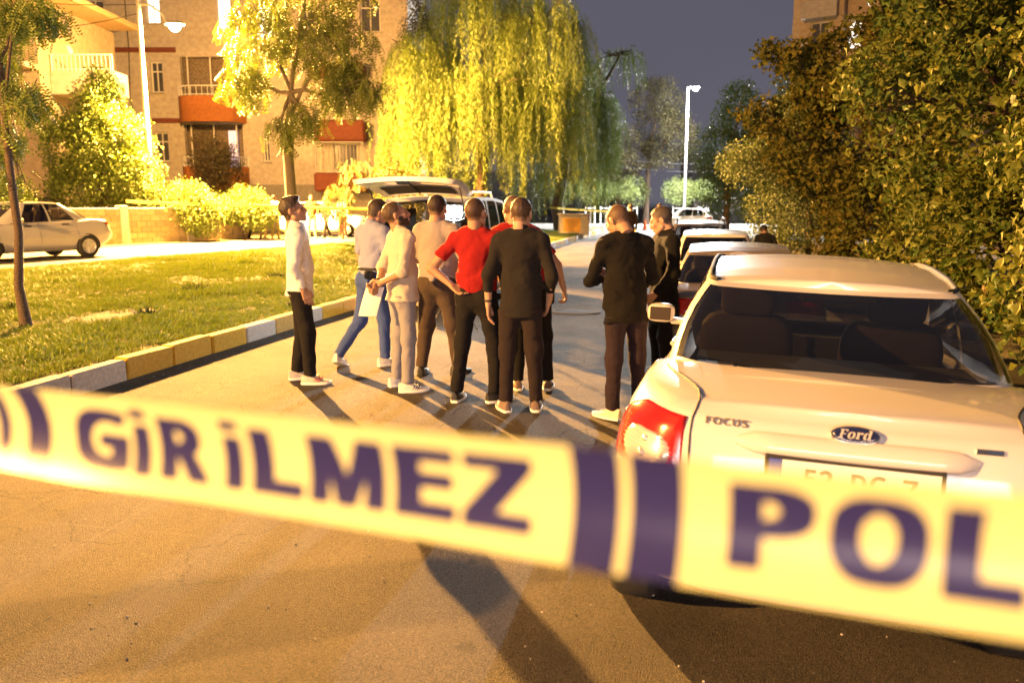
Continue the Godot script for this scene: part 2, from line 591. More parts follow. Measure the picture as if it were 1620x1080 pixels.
var lawn_noise := FastNoiseLite.new()
func lawn_y(x: float, z: float) -> float:
	var e := edge_x(z)
	var t := clampf((x + 5.52) / (e + 5.52), 0.0, 1.0)
	return lerpf(0.19, 0.37, t) + lawn_noise.get_noise_2d(x, z) * 0.06 * minf(1.0, 6.0 * minf(t, 1.0 - t) + 0.15)

func sheet(x0: float, x1: float, z0: float, z1: float, y: float) -> MB:
	var m := MB.new()
	m.quad(Vector3(x0, y, z0), Vector3(x1, y, z0), Vector3(x1, y, z1), Vector3(x0, y, z1))
	return m

func build_ground() -> void:
	struct("ground", sheet(-400, 400, 300, -500, -0.45), MT.soil)
	var rd := MB.new()
	var rr := []
	for z in [45.0, 0.0, -5.0, -6.5, -8.0, -9.5, -11.0, -30.0, -45.0, -56.0]:
		# the parking lane dips beside the hedge
		var dip := lerpf(1.0, 2.7, smoothstep(-5.5, -9.5, z)) * (1.0 - smoothstep(-32.0, -54.0, z))
		rr.append(PackedVector3Array([Vector3(-5.38, 0, z), Vector3(-1.5, 0, z), Vector3(-0.5, -0.03 * dip, z), Vector3(0.3, -0.085 * dip, z), Vector3(1.98, -0.105 * dip, z)]))
	rd.grid(rr)
	struct("road", rd, MT.asphalt)
	struct("cross_road", sheet(-90, 90, -56.002, -70, 0.0), MT.asphalt)
	lawn_noise.seed = 3; lawn_noise.frequency = 0.35; lawn_noise.fractal_octaves = 3
	# lawn
	var m := MB.new()
	var rows := []
	for r in 110:
		var z := 14.0 - r * 70.0 / 109.0
		var row := PackedVector3Array()
		for k in 28:
			var x := lerpf(-5.50, edge_x(z), k / 27.0)
			row.append(Vector3(x, lawn_y(x, z), z))
		rows.append(row)
	m.grid(rows, false, true)
	struct("lawn", m, MT.soil)
	# side street and the yard beyond it
	m = MB.new()
	rows = []
	for r in 30:
		var z := 40.0 - r * 96.0 / 29.0
		rows.append(PackedVector3Array([Vector3(edge_x(z) + 0.05, 0.35, z), Vector3(edge_x(z) - 6.2, 0.35, z)]))
	m.grid(rows, false, true)
	struct("side_street", m, tri_tex(M(0.30, 0.29, 0.27, 0.85), T.speck, 2.6, T.grain, 0.5))
	m = MB.new()
	rows = []
	for r in 30:
		var z := 40.0 - r * 96.0 / 29.0
		rows.append(PackedVector3Array([Vector3(edge_x(z) - 6.2, 0.37, z), Vector3(-90, 0.37, z)]))
	m.grid(rows, false, true)
	struct("yard", m, MT.soil)
	struct("verge", sheet(2.1, 60, 45, -55, 0.1), MT.soil)
	# far side of the junction
	struct("pavement", sheet(-90, 90, -70.2, -76, 0.13), MT.concrete)
	m = MB.new()
	m.box(Vector3(0, 0.06, -70.1), Vector3(180, 0.16, 0.2))
	m.box(Vector3(2.05, -0.11, -5), Vector3(0.18, 0.48, 100))
	struct("far_kerb", m, MT.concrete)
	# kerb of separate painted stones along the lawn
	var kb := Node3D.new()
	kb.name = "kerb"; add_child(kb); kb.set_meta("kind", "structure")
	var meshes := []
	for k in 3:
		var q := MB.new()
		q.box(Vector3.ZERO, Vector3(0.17, 0.34, 0.735), Transform3D.IDENTITY, 0.018)
		meshes.append(q.mesh())
	var z := 2.0
	var n := 0
	while z > -55.0:
		var idx := int(floor((-z - 6.95) / 2.25))
		var mt: Material = MT.kerb_yellow if posmod(idx, 2) == 0 else MT.kerb_white
		if rng.randf() < (0.0 if z > -9.6 else 0.3): mt = MT.kerb_worn
		var o := part(kb, "kerb_stone", meshes[n % 3], mt)
		o.position = Vector3(-5.455 + rng.randf_range(-0.012, 0.012), 0.035 + rng.randf_range(-0.014, 0.012), z - 0.375)
		o.rotation = Vector3(rng.randf_range(-0.012, 0.012), rng.randf_range(-0.015, 0.015), rng.randf_range(-0.03, 0.03))
		z -= 0.75
		n += 1
	# grass
	var tuft := MB.new()
	for b in 9:
		var an := rng.randf() * TAU
		var at := Vector3(rng.randf_range(-0.05, 0.05), 0, rng.randf_range(-0.05, 0.05))
		var w := Vector3(cos(an), 0, sin(an)) * 0.0045
		var hh := rng.randf_range(0.03, 0.065)
		var lean := Vector3(rng.randf_range(-0.04, 0.04), 0, rng.randf_range(-0.04, 0.04))
		tuft.col = Color(1, 1, 1) * rng.randf_range(0.75, 1.15)
		tuft.quad(at - w, at + w, at + w * 0.7 + lean * 0.4 + Vector3(0, hh * 0.6, 0), at - w * 0.7 + lean * 0.4 + Vector3(0, hh * 0.6, 0))
		tuft.tri(at - w * 0.7 + lean * 0.4 + Vector3(0, hh * 0.6, 0), at + w * 0.7 + lean * 0.4 + Vector3(0, hh * 0.6, 0), at + lean + Vector3(0, hh, 0))
	var xfs := []
	var cols := []
	var patch := FastNoiseLite.new()
	patch.seed = 12; patch.frequency = 0.22; patch.fractal_octaves = 3
	for k in 120000:
		var zz := -3.0 - 42.0 * pow(rng.randf(), 1.35)
		var xx := lerpf(-5.56, edge_x(zz), rng.randf())
		var pn := patch.get_noise_2d(xx * 1.6, zz)
		if Vector2(xx + 7.6, (zz + 9.6) * 0.7).length() < rng.randf_range(0.25, 0.7): continue
		if pn < -0.34 and rng.randf() < 0.6: continue
		var s := rng.randf_range(0.6, 1.25) * (1.0 + maxf(0.0, pn) * 1.3) * (1.0 if zz > -18 else 1.35)
		xfs.append(Transform3D(Basis(Vector3.UP, rng.randf() * TAU).scaled(Vector3(s, s, s)), Vector3(xx, lawn_y(xx, zz) - 0.004, zz)))
		cols.append(Color(0.17, 0.21, 0.022).lerp(Color(0.11, 0.18, 0.02), rng.randf()))
	var g := multi(self, "lawn_grass", tuft.mesh(), leafy(Color(1, 1, 1), 0.7), xfs, cols)
	tag(g, "short yellow green grass of the verge between the two roads", "grass")
	# dark weed tufts in the lawn
	for spec in [[Vector2(-8.35, -12.8), 0.26], [Vector2(-7.1, -9.7), 0.15], [Vector2(-9.4, -9.9), 0.2], [Vector2(-8.2, -15.5), 0.24], [Vector2(-5.75, -11.4), 0.16]]:
		var wm := MB.new()
		for b in 60:
			var an := rng.randf() * TAU
			var r: float = spec[1] * sqrt(rng.randf())
			var at := Vector3(cos(an) * r, 0, sin(an) * r)
			var w := Vector3(-sin(an), 0, cos(an)) * 0.012
			var up := at * 0.5 + Vector3(0, rng.randf_range(0.05, 0.13), 0)
			wm.tri(at - w, at + w, at + up); wm.tri(at + w * 2.0, at + w * 3.0, at + up * 0.8)
		single("weed_tuft", wm, tri_tex(M(0.04, 0.065, 0.015, 0.8), T.blot, 2.0), "low dark weed clump growing in the lawn of the verge", "weed", Vector3(spec[0].x, lawn_y(spec[0].x, spec[0].y), spec[0].y), "weed clumps in the lawn")
	# loose grit on the road
	var peb := MB.new()
	peb.lathe([Vector2(0.0, 0.5), Vector2(0.35, 0.35), Vector2(0.5, 0.05), Vector2(0.4, -0.1)], 6)
	xfs = []; cols = []
	for k in 2600:
		var zz := -1.5 - 26.0 * pow(rng.randf(), 1.7)
		var xx := rng.randf_range(-5.3, 1.9)
		if rng.randf() < 0.35: xx = -5.3 + absf(rng.randfn(0, 0.25))
		var s := rng.randf_range(0.005, 0.014) * (1.7 if rng.randf() < 0.04 else 1.0)
		xfs.append(Transform3D(Basis.from_euler(Vector3(rng.randf() * 0.5, rng.randf() * TAU, 0)).scaled(Vector3(s, s * 0.7, s)), Vector3(xx, 0.001, zz)))
		cols.append(Color(1, 0.95, 0.85) * rng.randf_range(0.06, 0.42))
	var gm := StandardMaterial3D.new()
	gm.vertex_color_use_as_albedo = true; gm.roughness = 0.8
	var gr := multi(self, "road_grit", peb.mesh(), gm, xfs, cols)
	tag(gr, "loose grit scattered over the asphalt", "grit")
	# manhole cover in an asphalt patch, and cracks
	var mh := thing("manhole_cover", "round dark iron manhole cover set in the road", "manhole cover", Vector3(-1.75, 0.0, -13.2))
	var q2 := MB.new()
	q2.lathe([Vector2(0.0, 0.012), Vector2(0.30, 0.012), Vector2(0.31, 0.004)], 28)
	part(mh, "lid", q2, tri_tex(M(0.05, 0.047, 0.045, 0.8), T.blot, 4.0, T.grain, 0.4))
	q2 = MB.new()
	q2.lathe([Vector2(0.33, 0.004), Vector2(0.335, 0.014), Vector2(0.40, 0.014), Vector2(0.42, 0.002)], 28)
	part(mh, "ring", q2, tri_tex(M(0.11, 0.10, 0.09, 0.9), T.blot, 2.0))

# ------------------------------------------------------------------ buildings
func wall_with_holes(m: MB, x0: float, x1: float, y0: float, y1: float, holes: Array, z0: float, z1: float) -> void:
	var ys := [y0, y1]
	for h in holes:
		for q in [h[1], h[3]]:
			if q > y0 and q < y1 and not ys.has(q): ys.append(q)
	ys.sort()
	for k in ys.size() - 1:
		var a: float = ys[k]
		var b: float = ys[k + 1]
		var mid := (a + b) * 0.5
		var xs := [x0]
		var cut := []
		for h in holes:
			if h[1] < mid and h[3] > mid: cut.append([h[0], h[2]])
		cut.sort_custom(func(p, q): return p[0] < q[0])
		var cur := x0
		for h in cut:
			if h[0] > cur: m.box(Vector3((cur + h[0]) * 0.5, mid, (z0 + z1) * 0.5), Vector3(h[0] - cur, b - a, z1 - z0))
			cur = maxf(cur, h[1])
		if x1 > cur: m.box(Vector3((cur + x1) * 0.5, mid, (z0 + z1) * 0.5), Vector3(x1 - cur, b - a, z1 - z0))

func add_window(parent: Node, h: Array, z: float, pane: Material, frame: Material, split := 2, bar := 0.0) -> void:
	var w: float = h[2] - h[0]
	var hh: float = h[3] - h[1]
	var cx: float = (h[0] + h[2]) * 0.5
	var cy: float = (h[1] + h[3]) * 0.5
	var m := MB.new()
	for s in [-1.0, 1.0]:
		m.box(Vector3(cx + s * (w * 0.5 - 0.03), cy, z), Vector3(0.06, hh - 0.004, 0.06), Transform3D.IDENTITY, 0.01)
		m.box(Vector3(cx, cy + s * (hh * 0.5 - 0.03), z), Vector3(w - 0.124, 0.06, 0.058), Transform3D.IDENTITY, 0.01)
	for k in range(1, split):
		m.box(Vector3(h[0] + w * k / split, cy, z), Vector3(0.05, hh - 0.124, 0.056), Transform3D.IDENTITY, 0.01)
	if bar > 0.0: m.box(Vector3(cx, h[1] + hh * bar, z), Vector3(w - 0.124, 0.05, 0.052))
	var o := part(parent, "window", m, frame)
	for k in split:
		var q := MB.new()
		q.box(Vector3(h[0] + w * (k + 0.5) / split, cy, z - 0.012), Vector3(w / split - 0.04, hh - 0.1, 0.012))
		part(o, "pane", q, pane)
	var q2 := MB.new()
	q2.box(Vector3(cx, h[1] - 0.03, z + 0.12), Vector3(w + 0.12, 0.05, 0.22), Transform3D.IDENTITY, 0.01)
	part(o, "sill", q2, MT.concrete)

func railing(parent: Node, pts: Array, y0: float, y1: float, step: float, mt: Material) -> void:
	var m := MB.new()
	for k in pts.size() - 1:
		var a: Vector3 = pts[k]
		var b: Vector3 = pts[k + 1]
		m.tube([a + Vector3(0, y1, 0), b + Vector3(0, y1, 0)], [0.022, 0.022], 6)
		m.tube([a + Vector3(0, y0 + 0.06, 0), b + Vector3(0, y0 + 0.06, 0)], [0.015, 0.015], 6)
	for e in [pts[0], pts[-1]]: m.tube([e + Vector3(0, y0, 0), e + Vector3(0, y1 + 0.01, 0)], [0.02, 0.02], 6)
	var rl := part(parent, "railing", m, mt)
	var bar := CylinderMesh.new()
	bar.top_radius = 0.011; bar.bottom_radius = 0.011; bar.height = y1 - y0; bar.radial_segments = 6; bar.rings = 0
	for k in pts.size() - 1:
		var a: Vector3 = pts[k]
		var b: Vector3 = pts[k + 1]
		var cnt := int(a.distance_to(b) / step)
		for i in cnt:
			var o := part(rl, "bar", bar, mt)
			o.position = a.lerp(b, (i + 0.5) / cnt) + Vector3(0, (y0 + y1) * 0.5, 0)

func bay(parent: Node, x0: float, x1: float, y0: float, y1: float, depth: float, mt: Material, rail: bool) -> void:
	# bowed balcony parapet
	var n := 12
	var outer := PackedVector3Array()
	var pts := []
	for k in n + 1:
		var t := float(k) / n
		var e := 1.0 - pow(absf(t * 2.0 - 1.0), 4.0)
		pts.append(Vector3(lerpf(x0, x1, t), 0, depth * (0.45 + 0.55 * e) if k > 0 and k < n else depth * 0.0))
	var rows := []
	for y in [y0, y1]:
		var row := PackedVector3Array()
		for p in pts: row.append(p + Vector3(0, y, 0))
		rows.append(row)
	var m := MB.new()
	m.grid(rows)
	var inner := []
	for y in [y1, y0]:
		var row := PackedVector3Array()
		for p in pts: row.append(Vector3(lerpf(p.x, (x0 + x1) * 0.5, 0.06), y, maxf(p.z - 0.12, 0.0)))
		inner.append(row)
	m.grid(inner)
	m.grid([rows[1], inner[0]])
	m.grid([inner[1], rows[0]])
	var o := part(parent, "balcony", m, mt)
	m = MB.new()
	for k in range(1, n):
		pass
	var fl := [PackedVector3Array(), PackedVector3Array()]
	for p in pts:
		fl[0].append(Vector3(p.x, y0 + 0.02, 0.0)); fl[1].append(Vector3(p.x, y0 + 0.02, p.z - 0.01))
	m.grid(fl)
	part(o, "slab", m, MT.concrete)
	if rail:
		var rp := []
		for p in pts: rp.append(Vector3(p.x, 0, maxf(0.02, p.z - 0.06)))
		railing(parent, rp, y1, y1 + 0.42, 0.13, MT.white)

func build_buildings() -> void:
	var cream := tri_tex(M(0.50, 0.45, 0.40, 0.9), T.plaster, 0.35, T.grain, 0.1)
	var cream2 := tri_tex(M(0.42, 0.35, 0.25, 0.9), T.plaster, 0.35, T.grain, 0.1)
	var red := tri_tex(M(0.17, 0.045, 0.025, 0.85), T.plaster, 0.5)
	var orange := tri_tex(M(0.34, 0.12, 0.03, 0.85), T.plaster, 0.5)
	var grey := tri_tex(M(0.26, 0.24, 0.22, 0.9), T.plaster, 0.4)
	var frame := M(0.62, 0.60, 0.55, 0.6)
	var pane := M(0.07, 0.07, 0.085, 0.08)
	pane.metallic_specular = 0.6
	var curtain := tri_tex(M(0.32, 0.26, 0.20, 0.9), T.bark, 0.7)
	var lit := glow(1.0, 0.97, 0.9, 2.4)
	var litb := glow(0.55, 0.5, 1.0, 0.55)
	# ---- main block, facing the camera across the side street
	var B := thing("apartment_building", "pale apartment block with bowed orange balconies and brick red bands", "building", Vector3(-22.74, 0.148, -40.15), 12.0)
	B.scale = Vector3.ONE * 1.158
	# local x = u + 12
	var h := []
	var wins := [[-6.77, 9.2, -5.97, 10.7, 0], [-6.74, 6.55, -6.0, 7.68, 0], [-4.1, 6.32, -3.55, 7.65, 0], [-4.1, 9.25, -3.5, 10.8, 1], [-1.0, 9.0, -0.38, 10.5, 1], [0.8, 8.65, 1.4, 10.0, 1],
		[0.75, 3.3, 1.07, 4.55, 0], [-6.7, 3.3, -5.9, 4.6, 0], [-4.1, 3.3, -3.5, 4.6, 0], [3.95, 2.8, 5.02, 4.1, 2], [3.95, 5.9, 5.02, 7.2, 2], [5.3, 8.9, 6.2, 10.4, 0], [2.6, 8.9, 3.3, 10.2, 0]]
	for w in wins: h.append([w[0], w[1], w[2], w[3]])
	var open := [[-2.75, 6.05, -0.12, 7.85], [-2.75, 2.9, -0.12, 4.95]]
	for q in open: h.append(q)
	var m := MB.new()
	wall_with_holes(m, -9.5, 7.1, 2.28, 12.2, h, -0.3, 0.0)
	part(B, "wall", m, cream)
	m = MB.new()
	m.box(Vector3(-1.2, 1.12, -0.1), Vector3(16.6, 2.31, 0.3)); part(B, "plinth", m, grey)
	m = MB.new()
	m.box(Vector3(-1.2, 6.2, -4.0), Vector3(16.4, 12.0, 6.6)); part(B, "core", m, curtain)
	m = MB.new()
	m.box(Vector3(7.25, 6.2, -3.8), Vector3(0.3, 12.4, 7.6)); part(B, "side_wall", m, cream)
	for b in [[-9.5, -2.9, 8.03, 8.24], [-9.5, -2.9, 5.0, 5.2], [0.1, 3.0, 8.03, 8.2]]:
		m = MB.new()
		m.box(Vector3((b[0] + b[1]) * 0.5, (b[2] + b[3]) * 0.5, 0.03), Vector3(b[1] - b[0], b[3] - b[2], 0.1), Transform3D.IDENTITY, 0.015); part(B, "band", m, red)
	for k in wins.size():
		var w: Array = wins[k]
		add_window(B, w, -0.14, lit if w[4] == 1 else pane, frame, 2, 0.68 if w[4] == 0 else 0.0)
	for q in open:
		var c := MB.new()
		c.box(Vector3((q[0] + q[2]) * 0.5, (q[1] + q[3]) * 0.5, -0.55), Vector3(q[2] - q[0], q[3] - q[1], 0.04)); part(B, "balcony_screen", c, curtain)
		for k in 3:
			var pm := MB.new()
			pm.box(Vector3(lerpf(q[0] + 0.3, q[2] - 0.3, k / 2.0), (q[1] + q[3]) * 0.5, -0.06), Vector3(0.05, q[3] - q[1], 0.05)); part(B, "post", pm, frame)
	bay(B, -2.9, 0.08, 4.98, 6.08, 0.95, orange, true)
	bay(B, -2.9, 0.08, 2.0, 3.05, 0.95, orange, true)
	var dm := MB.new()
	dm.box(Vector3(-0.72, 3.85, -0.48), Vector3(0.42, 1.7, 0.05), Transform3D.IDENTITY, 0.01)
	part(B, "lit_door_window", dm, litb)
	for y in [[4.15, 5.06], [1.95, 2.78], [6.9, 7.5]]:
		var am := MB.new()
		am.box(Vector3(4.35, (y[0] + y[1]) * 0.5, 0.45), Vector3(2.3, y[1] - y[0], 0.9), Transform3D.IDENTITY, 0.08); part(B, "balcony", am, red)
	railing(B, [Vector3(3.3, 0, 0.8), Vector3(5.4, 0, 0.8)], 2.78, 4.1, 0.16, MT.steel)
	m = MB.new()
	m.tube([Vector3(-5.0, 10.9, 0.05), Vector3(-4.95, 8.2, 0.06), Vector3(-5.05, 6.0, 0.08), Vector3(-4.8, 5.0, 0.05)], [0.02], 6); part(B, "cable", m, MT.dark)
	m = MB.new()
	m.box(Vector3(-1.2, 12.35, -3.6), Vector3(17.4, 0.3, 8.2), Transform3D.IDENTITY, 0.05); part(B, "roof_slab", m, grey)
	# ---- nearer house at the left edge
	var L := thing("apartment_building", "cream corner house with deep eaves and a slab balcony", "building", Vector3(-26.0, 0.36, -27.6), 12.0)
	# local x = u + 19.7 at w = 33
	m = MB.new()
	wall_with_holes(m, -5.0, 1.75, 0.0, 9.0, [[-0.9, 7.3, -0.3, 8.5], [-0.9, 3.6, -0.3, 5.0]], -0.3, 0.0)
	m.box(Vector3(1.6, 4.5, -3.3), Vector3(0.3, 9.0, 5.998))
	m.box(Vector3(-4.85, 4.5, -3.3), Vector3(0.3, 9.0, 5.998))
	part(L, "wall", m, cream2)
	add_window(L, [-0.9, 7.3, -0.3, 8.5], -0.14, pane, frame, 2); add_window(L, [-0.9, 3.6, -0.3, 5.0], -0.14, pane, frame, 2)
	m = MB.new()
	m.box(Vector3(-1.2, 9.12, -2.4), Vector3(8.6, 0.24, 7.0), Transform3D.IDENTITY, 0.04); part(L, "eaves", m, tri_tex(M(0.55, 0.40, 0.22, 0.8), T.plaster, 0.5))
	m = MB.new()
	m.box(Vector3(-1.6, 6.5, 0.5), Vector3(6.7, 0.22, 1.0), Transform3D.IDENTITY, 0.03); part(L, "balcony_slab", m, cream2)
	m = MB.new()
	m.box(Vector3(3.0, 6.05, -1.3), Vector3(2.5, 0.9, 1.2), Transform3D.IDENTITY, 0.03); part(L, "balcony", m, cream)
	railing(L, [Vector3(1.85, 0, -0.75), Vector3(4.2, 0, -0.75)], 6.5, 7.1, 0.16, MT.white)
	# ---- tower at the right behind the hedge
	var R := thing("apartment_building", "tall narrow block with stacked balconies showing above the hedge", "building", Vector3(10.4, 0.1, -49.3), -20.0)
	# local x = u - 20.5 at w = 45
	var warm := tri_tex(M(0.52, 0.40, 0.27, 0.9), T.plaster, 0.4)
	m = MB.new()
	var rh := []
	for s in 6:
		rh.append([-4.3, 1.4 + s * 2.9, -3.3, 3.0 + s * 2.9]); rh.append([-2.3, 1.4 + s * 2.9, -1.6, 2.9 + s * 2.9]); rh.append([1.0, 1.4 + s * 2.9, 2.4, 2.9 + s * 2.9]); rh.append([4.0, 1.4 + s * 2.9, 5.2, 2.9 + s * 2.9])
	wall_with_holes(m, -5.0, 8.0, 0.0, 18.0, rh, -0.3, 0.0)
	m.box(Vector3(-5.15, 9.0, -4.0), Vector3(0.3, 18.0, 8.0))
	part(R, "wall", m, warm)
	m = MB.new()
	m.box(Vector3(1.5, 9.0, -4.3), Vector3(12.9, 17.9, 7.4)); part(R, "core", m, curtain)
	for k in rh.size():
		add_window(R, rh[k], -0.14, (lit if k % 24 == 13 else pane), frame, 2)
	for s in 6:
		var pm := MB.new()
		pm.box(Vector3(-5.0 + 1.3, 0.6 + s * 2.9, 0.55), Vector3(1.9, 0.95, 1.1), Transform3D.IDENTITY, 0.03); part(R, "balcony", pm, cream)
		pm = MB.new()
		pm.box(Vector3(0.2, 0.6 + s * 2.9, 0.3), Vector3(1.6, 2.6, 0.6), Transform3D.IDENTITY, 0.03); part(R, "pier", pm, grey)
	m = MB.new()
	m.box(Vector3(-2.62, 9.0, 0.35), Vector3(0.34, 18.0, 0.7), Transform3D.IDENTITY, 0.02); part(R, "pier", m, warm)
	m = MB.new()
	m.box(Vector3(1.5, 18.2, -3.9), Vector3(14.0, 0.4, 9.0)); part(R, "roof_slab", m, grey)
	# ---- low dark buildings beyond the junction
	for spec in [[-16.0, 20.0, 5.2, -88.0, "long low dark building beyond the row of young trees"], [8.0, 18.0, 7.0, -92.0, "dark flat roofed building behind the white street lamp"]]:
		var F := thing("low_building", spec[4], "building", Vector3(spec[0], 0.0, spec[3]))
		var holes := []
		for k in 5: holes.append([-spec[1] * 0.5 + 1.5 + k * spec[1] * 0.2, 1.2, -spec[1] * 0.5 + 2.9 + k * spec[1] * 0.2, 2.6])
		m = MB.new()
		wall_with_holes(m, -spec[1] * 0.5, spec[1] * 0.5, 0.0, spec[2], holes, -0.3, 0.0)
		part(F, "wall", m, tri_tex(M(0.12, 0.11, 0.13, 0.9), T.plaster, 0.4))
		m = MB.new()
		m.box(Vector3(0, spec[2] * 0.5, -3.5), Vector3(spec[1] - 0.2, spec[2] - 0.05, 6.0)); part(F, "core", m, MT.dark)
		for q in holes: add_window(F, q, -0.14, pane, frame, 2)
		m = MB.new()
		m.box(Vector3(0, spec[2] + 0.12, -3.2), Vector3(spec[1] + 0.6, 0.24, 7.2)); part(F, "roof_slab", m, grey)
	# ---- wall of concrete blocks along the side street
	var a := Vector3(-20.9, 0.36, -20.0)
	var b := Vector3(-17.75, 0.36, -30.9)
	var dir := (b - a).normalized()
	var W := thing("block_wall", "low yellow lit concrete block wall with piers along the side street", "wall", a, rad_to_deg(atan2(-dir.x, -dir.z)) + 90.0)
	var len := a.distance_to(b)
	# local +x runs along the wall from a to b
	W.rotation.y = atan2(-dir.z, dir.x)
	var shared := []
	for k in 3:
		var q := MB.new()
		q.box(Vector3.ZERO, Vector3(0.392, 0.192, 0.18 + 0.006 * k), Transform3D.IDENTITY, 0.008)
		shared.append(q.mesh())
	var mats := [tri_tex(M(0.42, 0.33, 0.20, 0.9), T.plaster, 1.1, T.grain, 0.3), tri_tex(M(0.36, 0.29, 0.19, 0.9), T.plaster, 1.3, T.grain, 0.3), tri_tex(M(0.46, 0.38, 0.25, 0.9), T.plaster, 0.9, T.grain, 0.3)]
	m = MB.new()
	m.box(Vector3(len * 0.5, 0.6, 0), Vector3(len, 1.18, 0.15)); part(W, "mortar", m, grey)
	for r in 6:
		var x := 0.2 if r % 2 == 0 else 0.4
		while x < len - 0.1:
			var o := part(W, "block", shared[rng.randi() % 3], mats[rng.randi() % 3])
			o.position = Vector3(x, 0.1 + r * 0.2, 0)
			x += 0.4
	var px := 0.1
	while px < len + 0.2:
		m = MB.new()
		m.box(Vector3(0, 0.66, 0), Vector3(0.3, 1.36, 0.3), Transform3D.IDENTITY, 0.015)
		var o := part(W, "pier", m, MT.concrete)
		o.position = Vector3(minf(px, len), 0, 0)
		px += 2.8
	m = MB.new()
	m.box(Vector3(len * 0.5, 1.23, 0), Vector3(len, 0.06, 0.26), Transform3D.IDENTITY, 0.01); part(W, "coping", m, MT.concrete)

# ------------------------------------------------------------------ trees
func leaf_mesh(l: float, w: float, fold := 0.25) -> MB:
	var m := MB.new()
	add_leaf(m, Transform3D.IDENTITY, l, w, fold)
	return m

func add_leaf(m: MB, xf: Transform3D, l: float, w: float, fold := 0.25) -> void:
	# leaf along +y, blade facing +z
	var a := Vector3.ZERO
	var t := Vector3(0, l, -l * 0.18)
	var lft := Vector3(-w * 0.5, l * 0.42, w * fold)
	var rgt := Vector3(w * 0.5, l * 0.42, w * fold)
	var mid := Vector3(0, l * 0.45, 0)
	m.tri(xf * a, xf * mid, xf * lft); m.tri(xf * a, xf * rgt, xf * mid); m.tri(xf * mid, xf * t, xf * lft); m.tri(xf * mid, xf * rgt, xf * t)

func cluster_mesh(n: int, l: float, w: float, spread: float, sd: int) -> MB:
	var r := RandomNumberGenerator.new()
	r.seed = sd
	var m := MB.new()
	for k in n:
		var d := Vector3(r.randf_range(-1, 1), r.randf_range(-1, 1), r.randf_range(-1, 1)) * spread
		var bs := Basis.from_euler(Vector3(r.randf_range(-1.2, 1.2), r.randf() * TAU, r.randf_range(1.6, 3.6)))
		var s := r.randf_range(0.7, 1.25)
		m.col = Color(1, 1, 1) * r.randf_range(0.75, 1.2)
		add_leaf(m, Transform3D(bs.scaled(Vector3(s, s, s)), d), l, w)
	return m

func pinnate_mesh(n: int, l: float, w: float, gap: float) -> MB:
	var m := MB.new()
	for k in n:
		for s in [-1.0, 1.0]:
			m.col = Color(1, 1, 1) * (0.85 + 0.3 * float((k * 7 + int(s)) % 5) / 5.0)
			var bs := Basis.from_euler(Vector3(0.35, 0.2 * s, -s * 1.15))
			add_leaf(m, Transform3D(bs, Vector3(0, -gap * (k + 1), -0.02 * k * k * gap)), l, w)
	m.col = Color(0.8, 0.9, 0.5)
	m.tube([Vector3.ZERO, Vector3(0, -gap * n, -0.02 * n * n * gap)], [0.003, 0.002], 3, false)
	return m

func limb(m: MB, a: Vector3, b: Vector3, r0: float, r1: float, wob: float, sides := 7) -> Array:
	var pts := []
	var rr := []
	var n := maxi(4, int(a.distance_to(b) / 0.5))
	n = mini(n, 9)
	for k in n + 1:
		var t := float(k) / n
		var off := rv() * wob * sin(t * PI)
		pts.append(a.lerp(b, t) + off); rr.append(lerpf(r0, r1, t))
	m.tube(pts, rr, sides)
	return pts

# lobes: [centre, radii, share]
func lobe_tree(called: String, label: String, category: String, base: Vector3, trunk: Array, rad: Array, lobes: Array, leaf: Mesh, count: int, sc: Vector2, cA: Color, cB: Color, mt: Material, bark: Material, group := "", gap := -0.15, gapf := 0.9, shell := 0.5) -> Node3D:
	var t := thing(called, label, category, base, 0.0, group)
	var m := MB.new()
	m.tube(trunk, rad, 10)
	var top: Vector3 = trunk[-1]
	for lb in lobes:
		var c: Vector3 = lb[0]
		var from: Vector3 = trunk[maxi(0, trunk.size() - 1 - rng.randi() % 2)]
		var r0: float = maxf(0.02, rad[-1] * 0.75)
		var pts := limb(m, from, c, r0, r0 * 0.35, c.distance_to(from) * 0.07)
		for k in 7:
			var p: Vector3 = pts[pts.size() / 2 + rng.randi() % (pts.size() - pts.size() / 2)]
			var e: Vector3 = c + rv() * lb[1] * 0.85
			limb(m, p, e, r0 * 0.3, 0.006, p.distance_to(e) * 0.08, 5)
	part(t, "trunk", m, bark)
	var fn := FastNoiseLite.new()
	fn.seed = count % 97; fn.frequency = gapf; fn.fractal_octaves = 2
	var xfs := []
	var cols := []
	var tot := 0.0
	for lb in lobes: tot += lb[2]
	for lb in lobes:
		var n := int(count * lb[2] / tot)
		var tries := 0
		var got := 0
		while got < n and tries < n * 4:
			tries += 1
			var d := rv()
			var q := d.normalized() * lerpf(d.length(), 1.0, shell * rng.randf())
			var p: Vector3 = lb[0] + q * lb[1]
			var nz := fn.get_noise_3d(p.x, p.y, p.z)
			p *= 1.0 + 0.09 * nz * 0.0
			if nz < gap: continue
			if q.length() > 0.8 and fn.get_noise_3d(p.x * 2.3 + 40.0, p.y * 2.3, p.z * 2.3) < rng.randf_range(-0.25, 0.1): continue
			got += 1
			var s := rng.randf_range(sc.x, sc.y)
			var bs := Basis.from_euler(Vector3(rng.randf_range(-0.7, 0.7), rng.randf() * TAU, rng.randf_range(-0.7, 0.7))).scaled(Vector3(s, s, s))
			xfs.append(Transform3D(bs, p))
			cols.append(cA.lerp(cB, rng.randf()) * rng.randf_range(0.8, 1.2))
	multi(t, "crown", leaf, mt, xfs, cols)
	return t

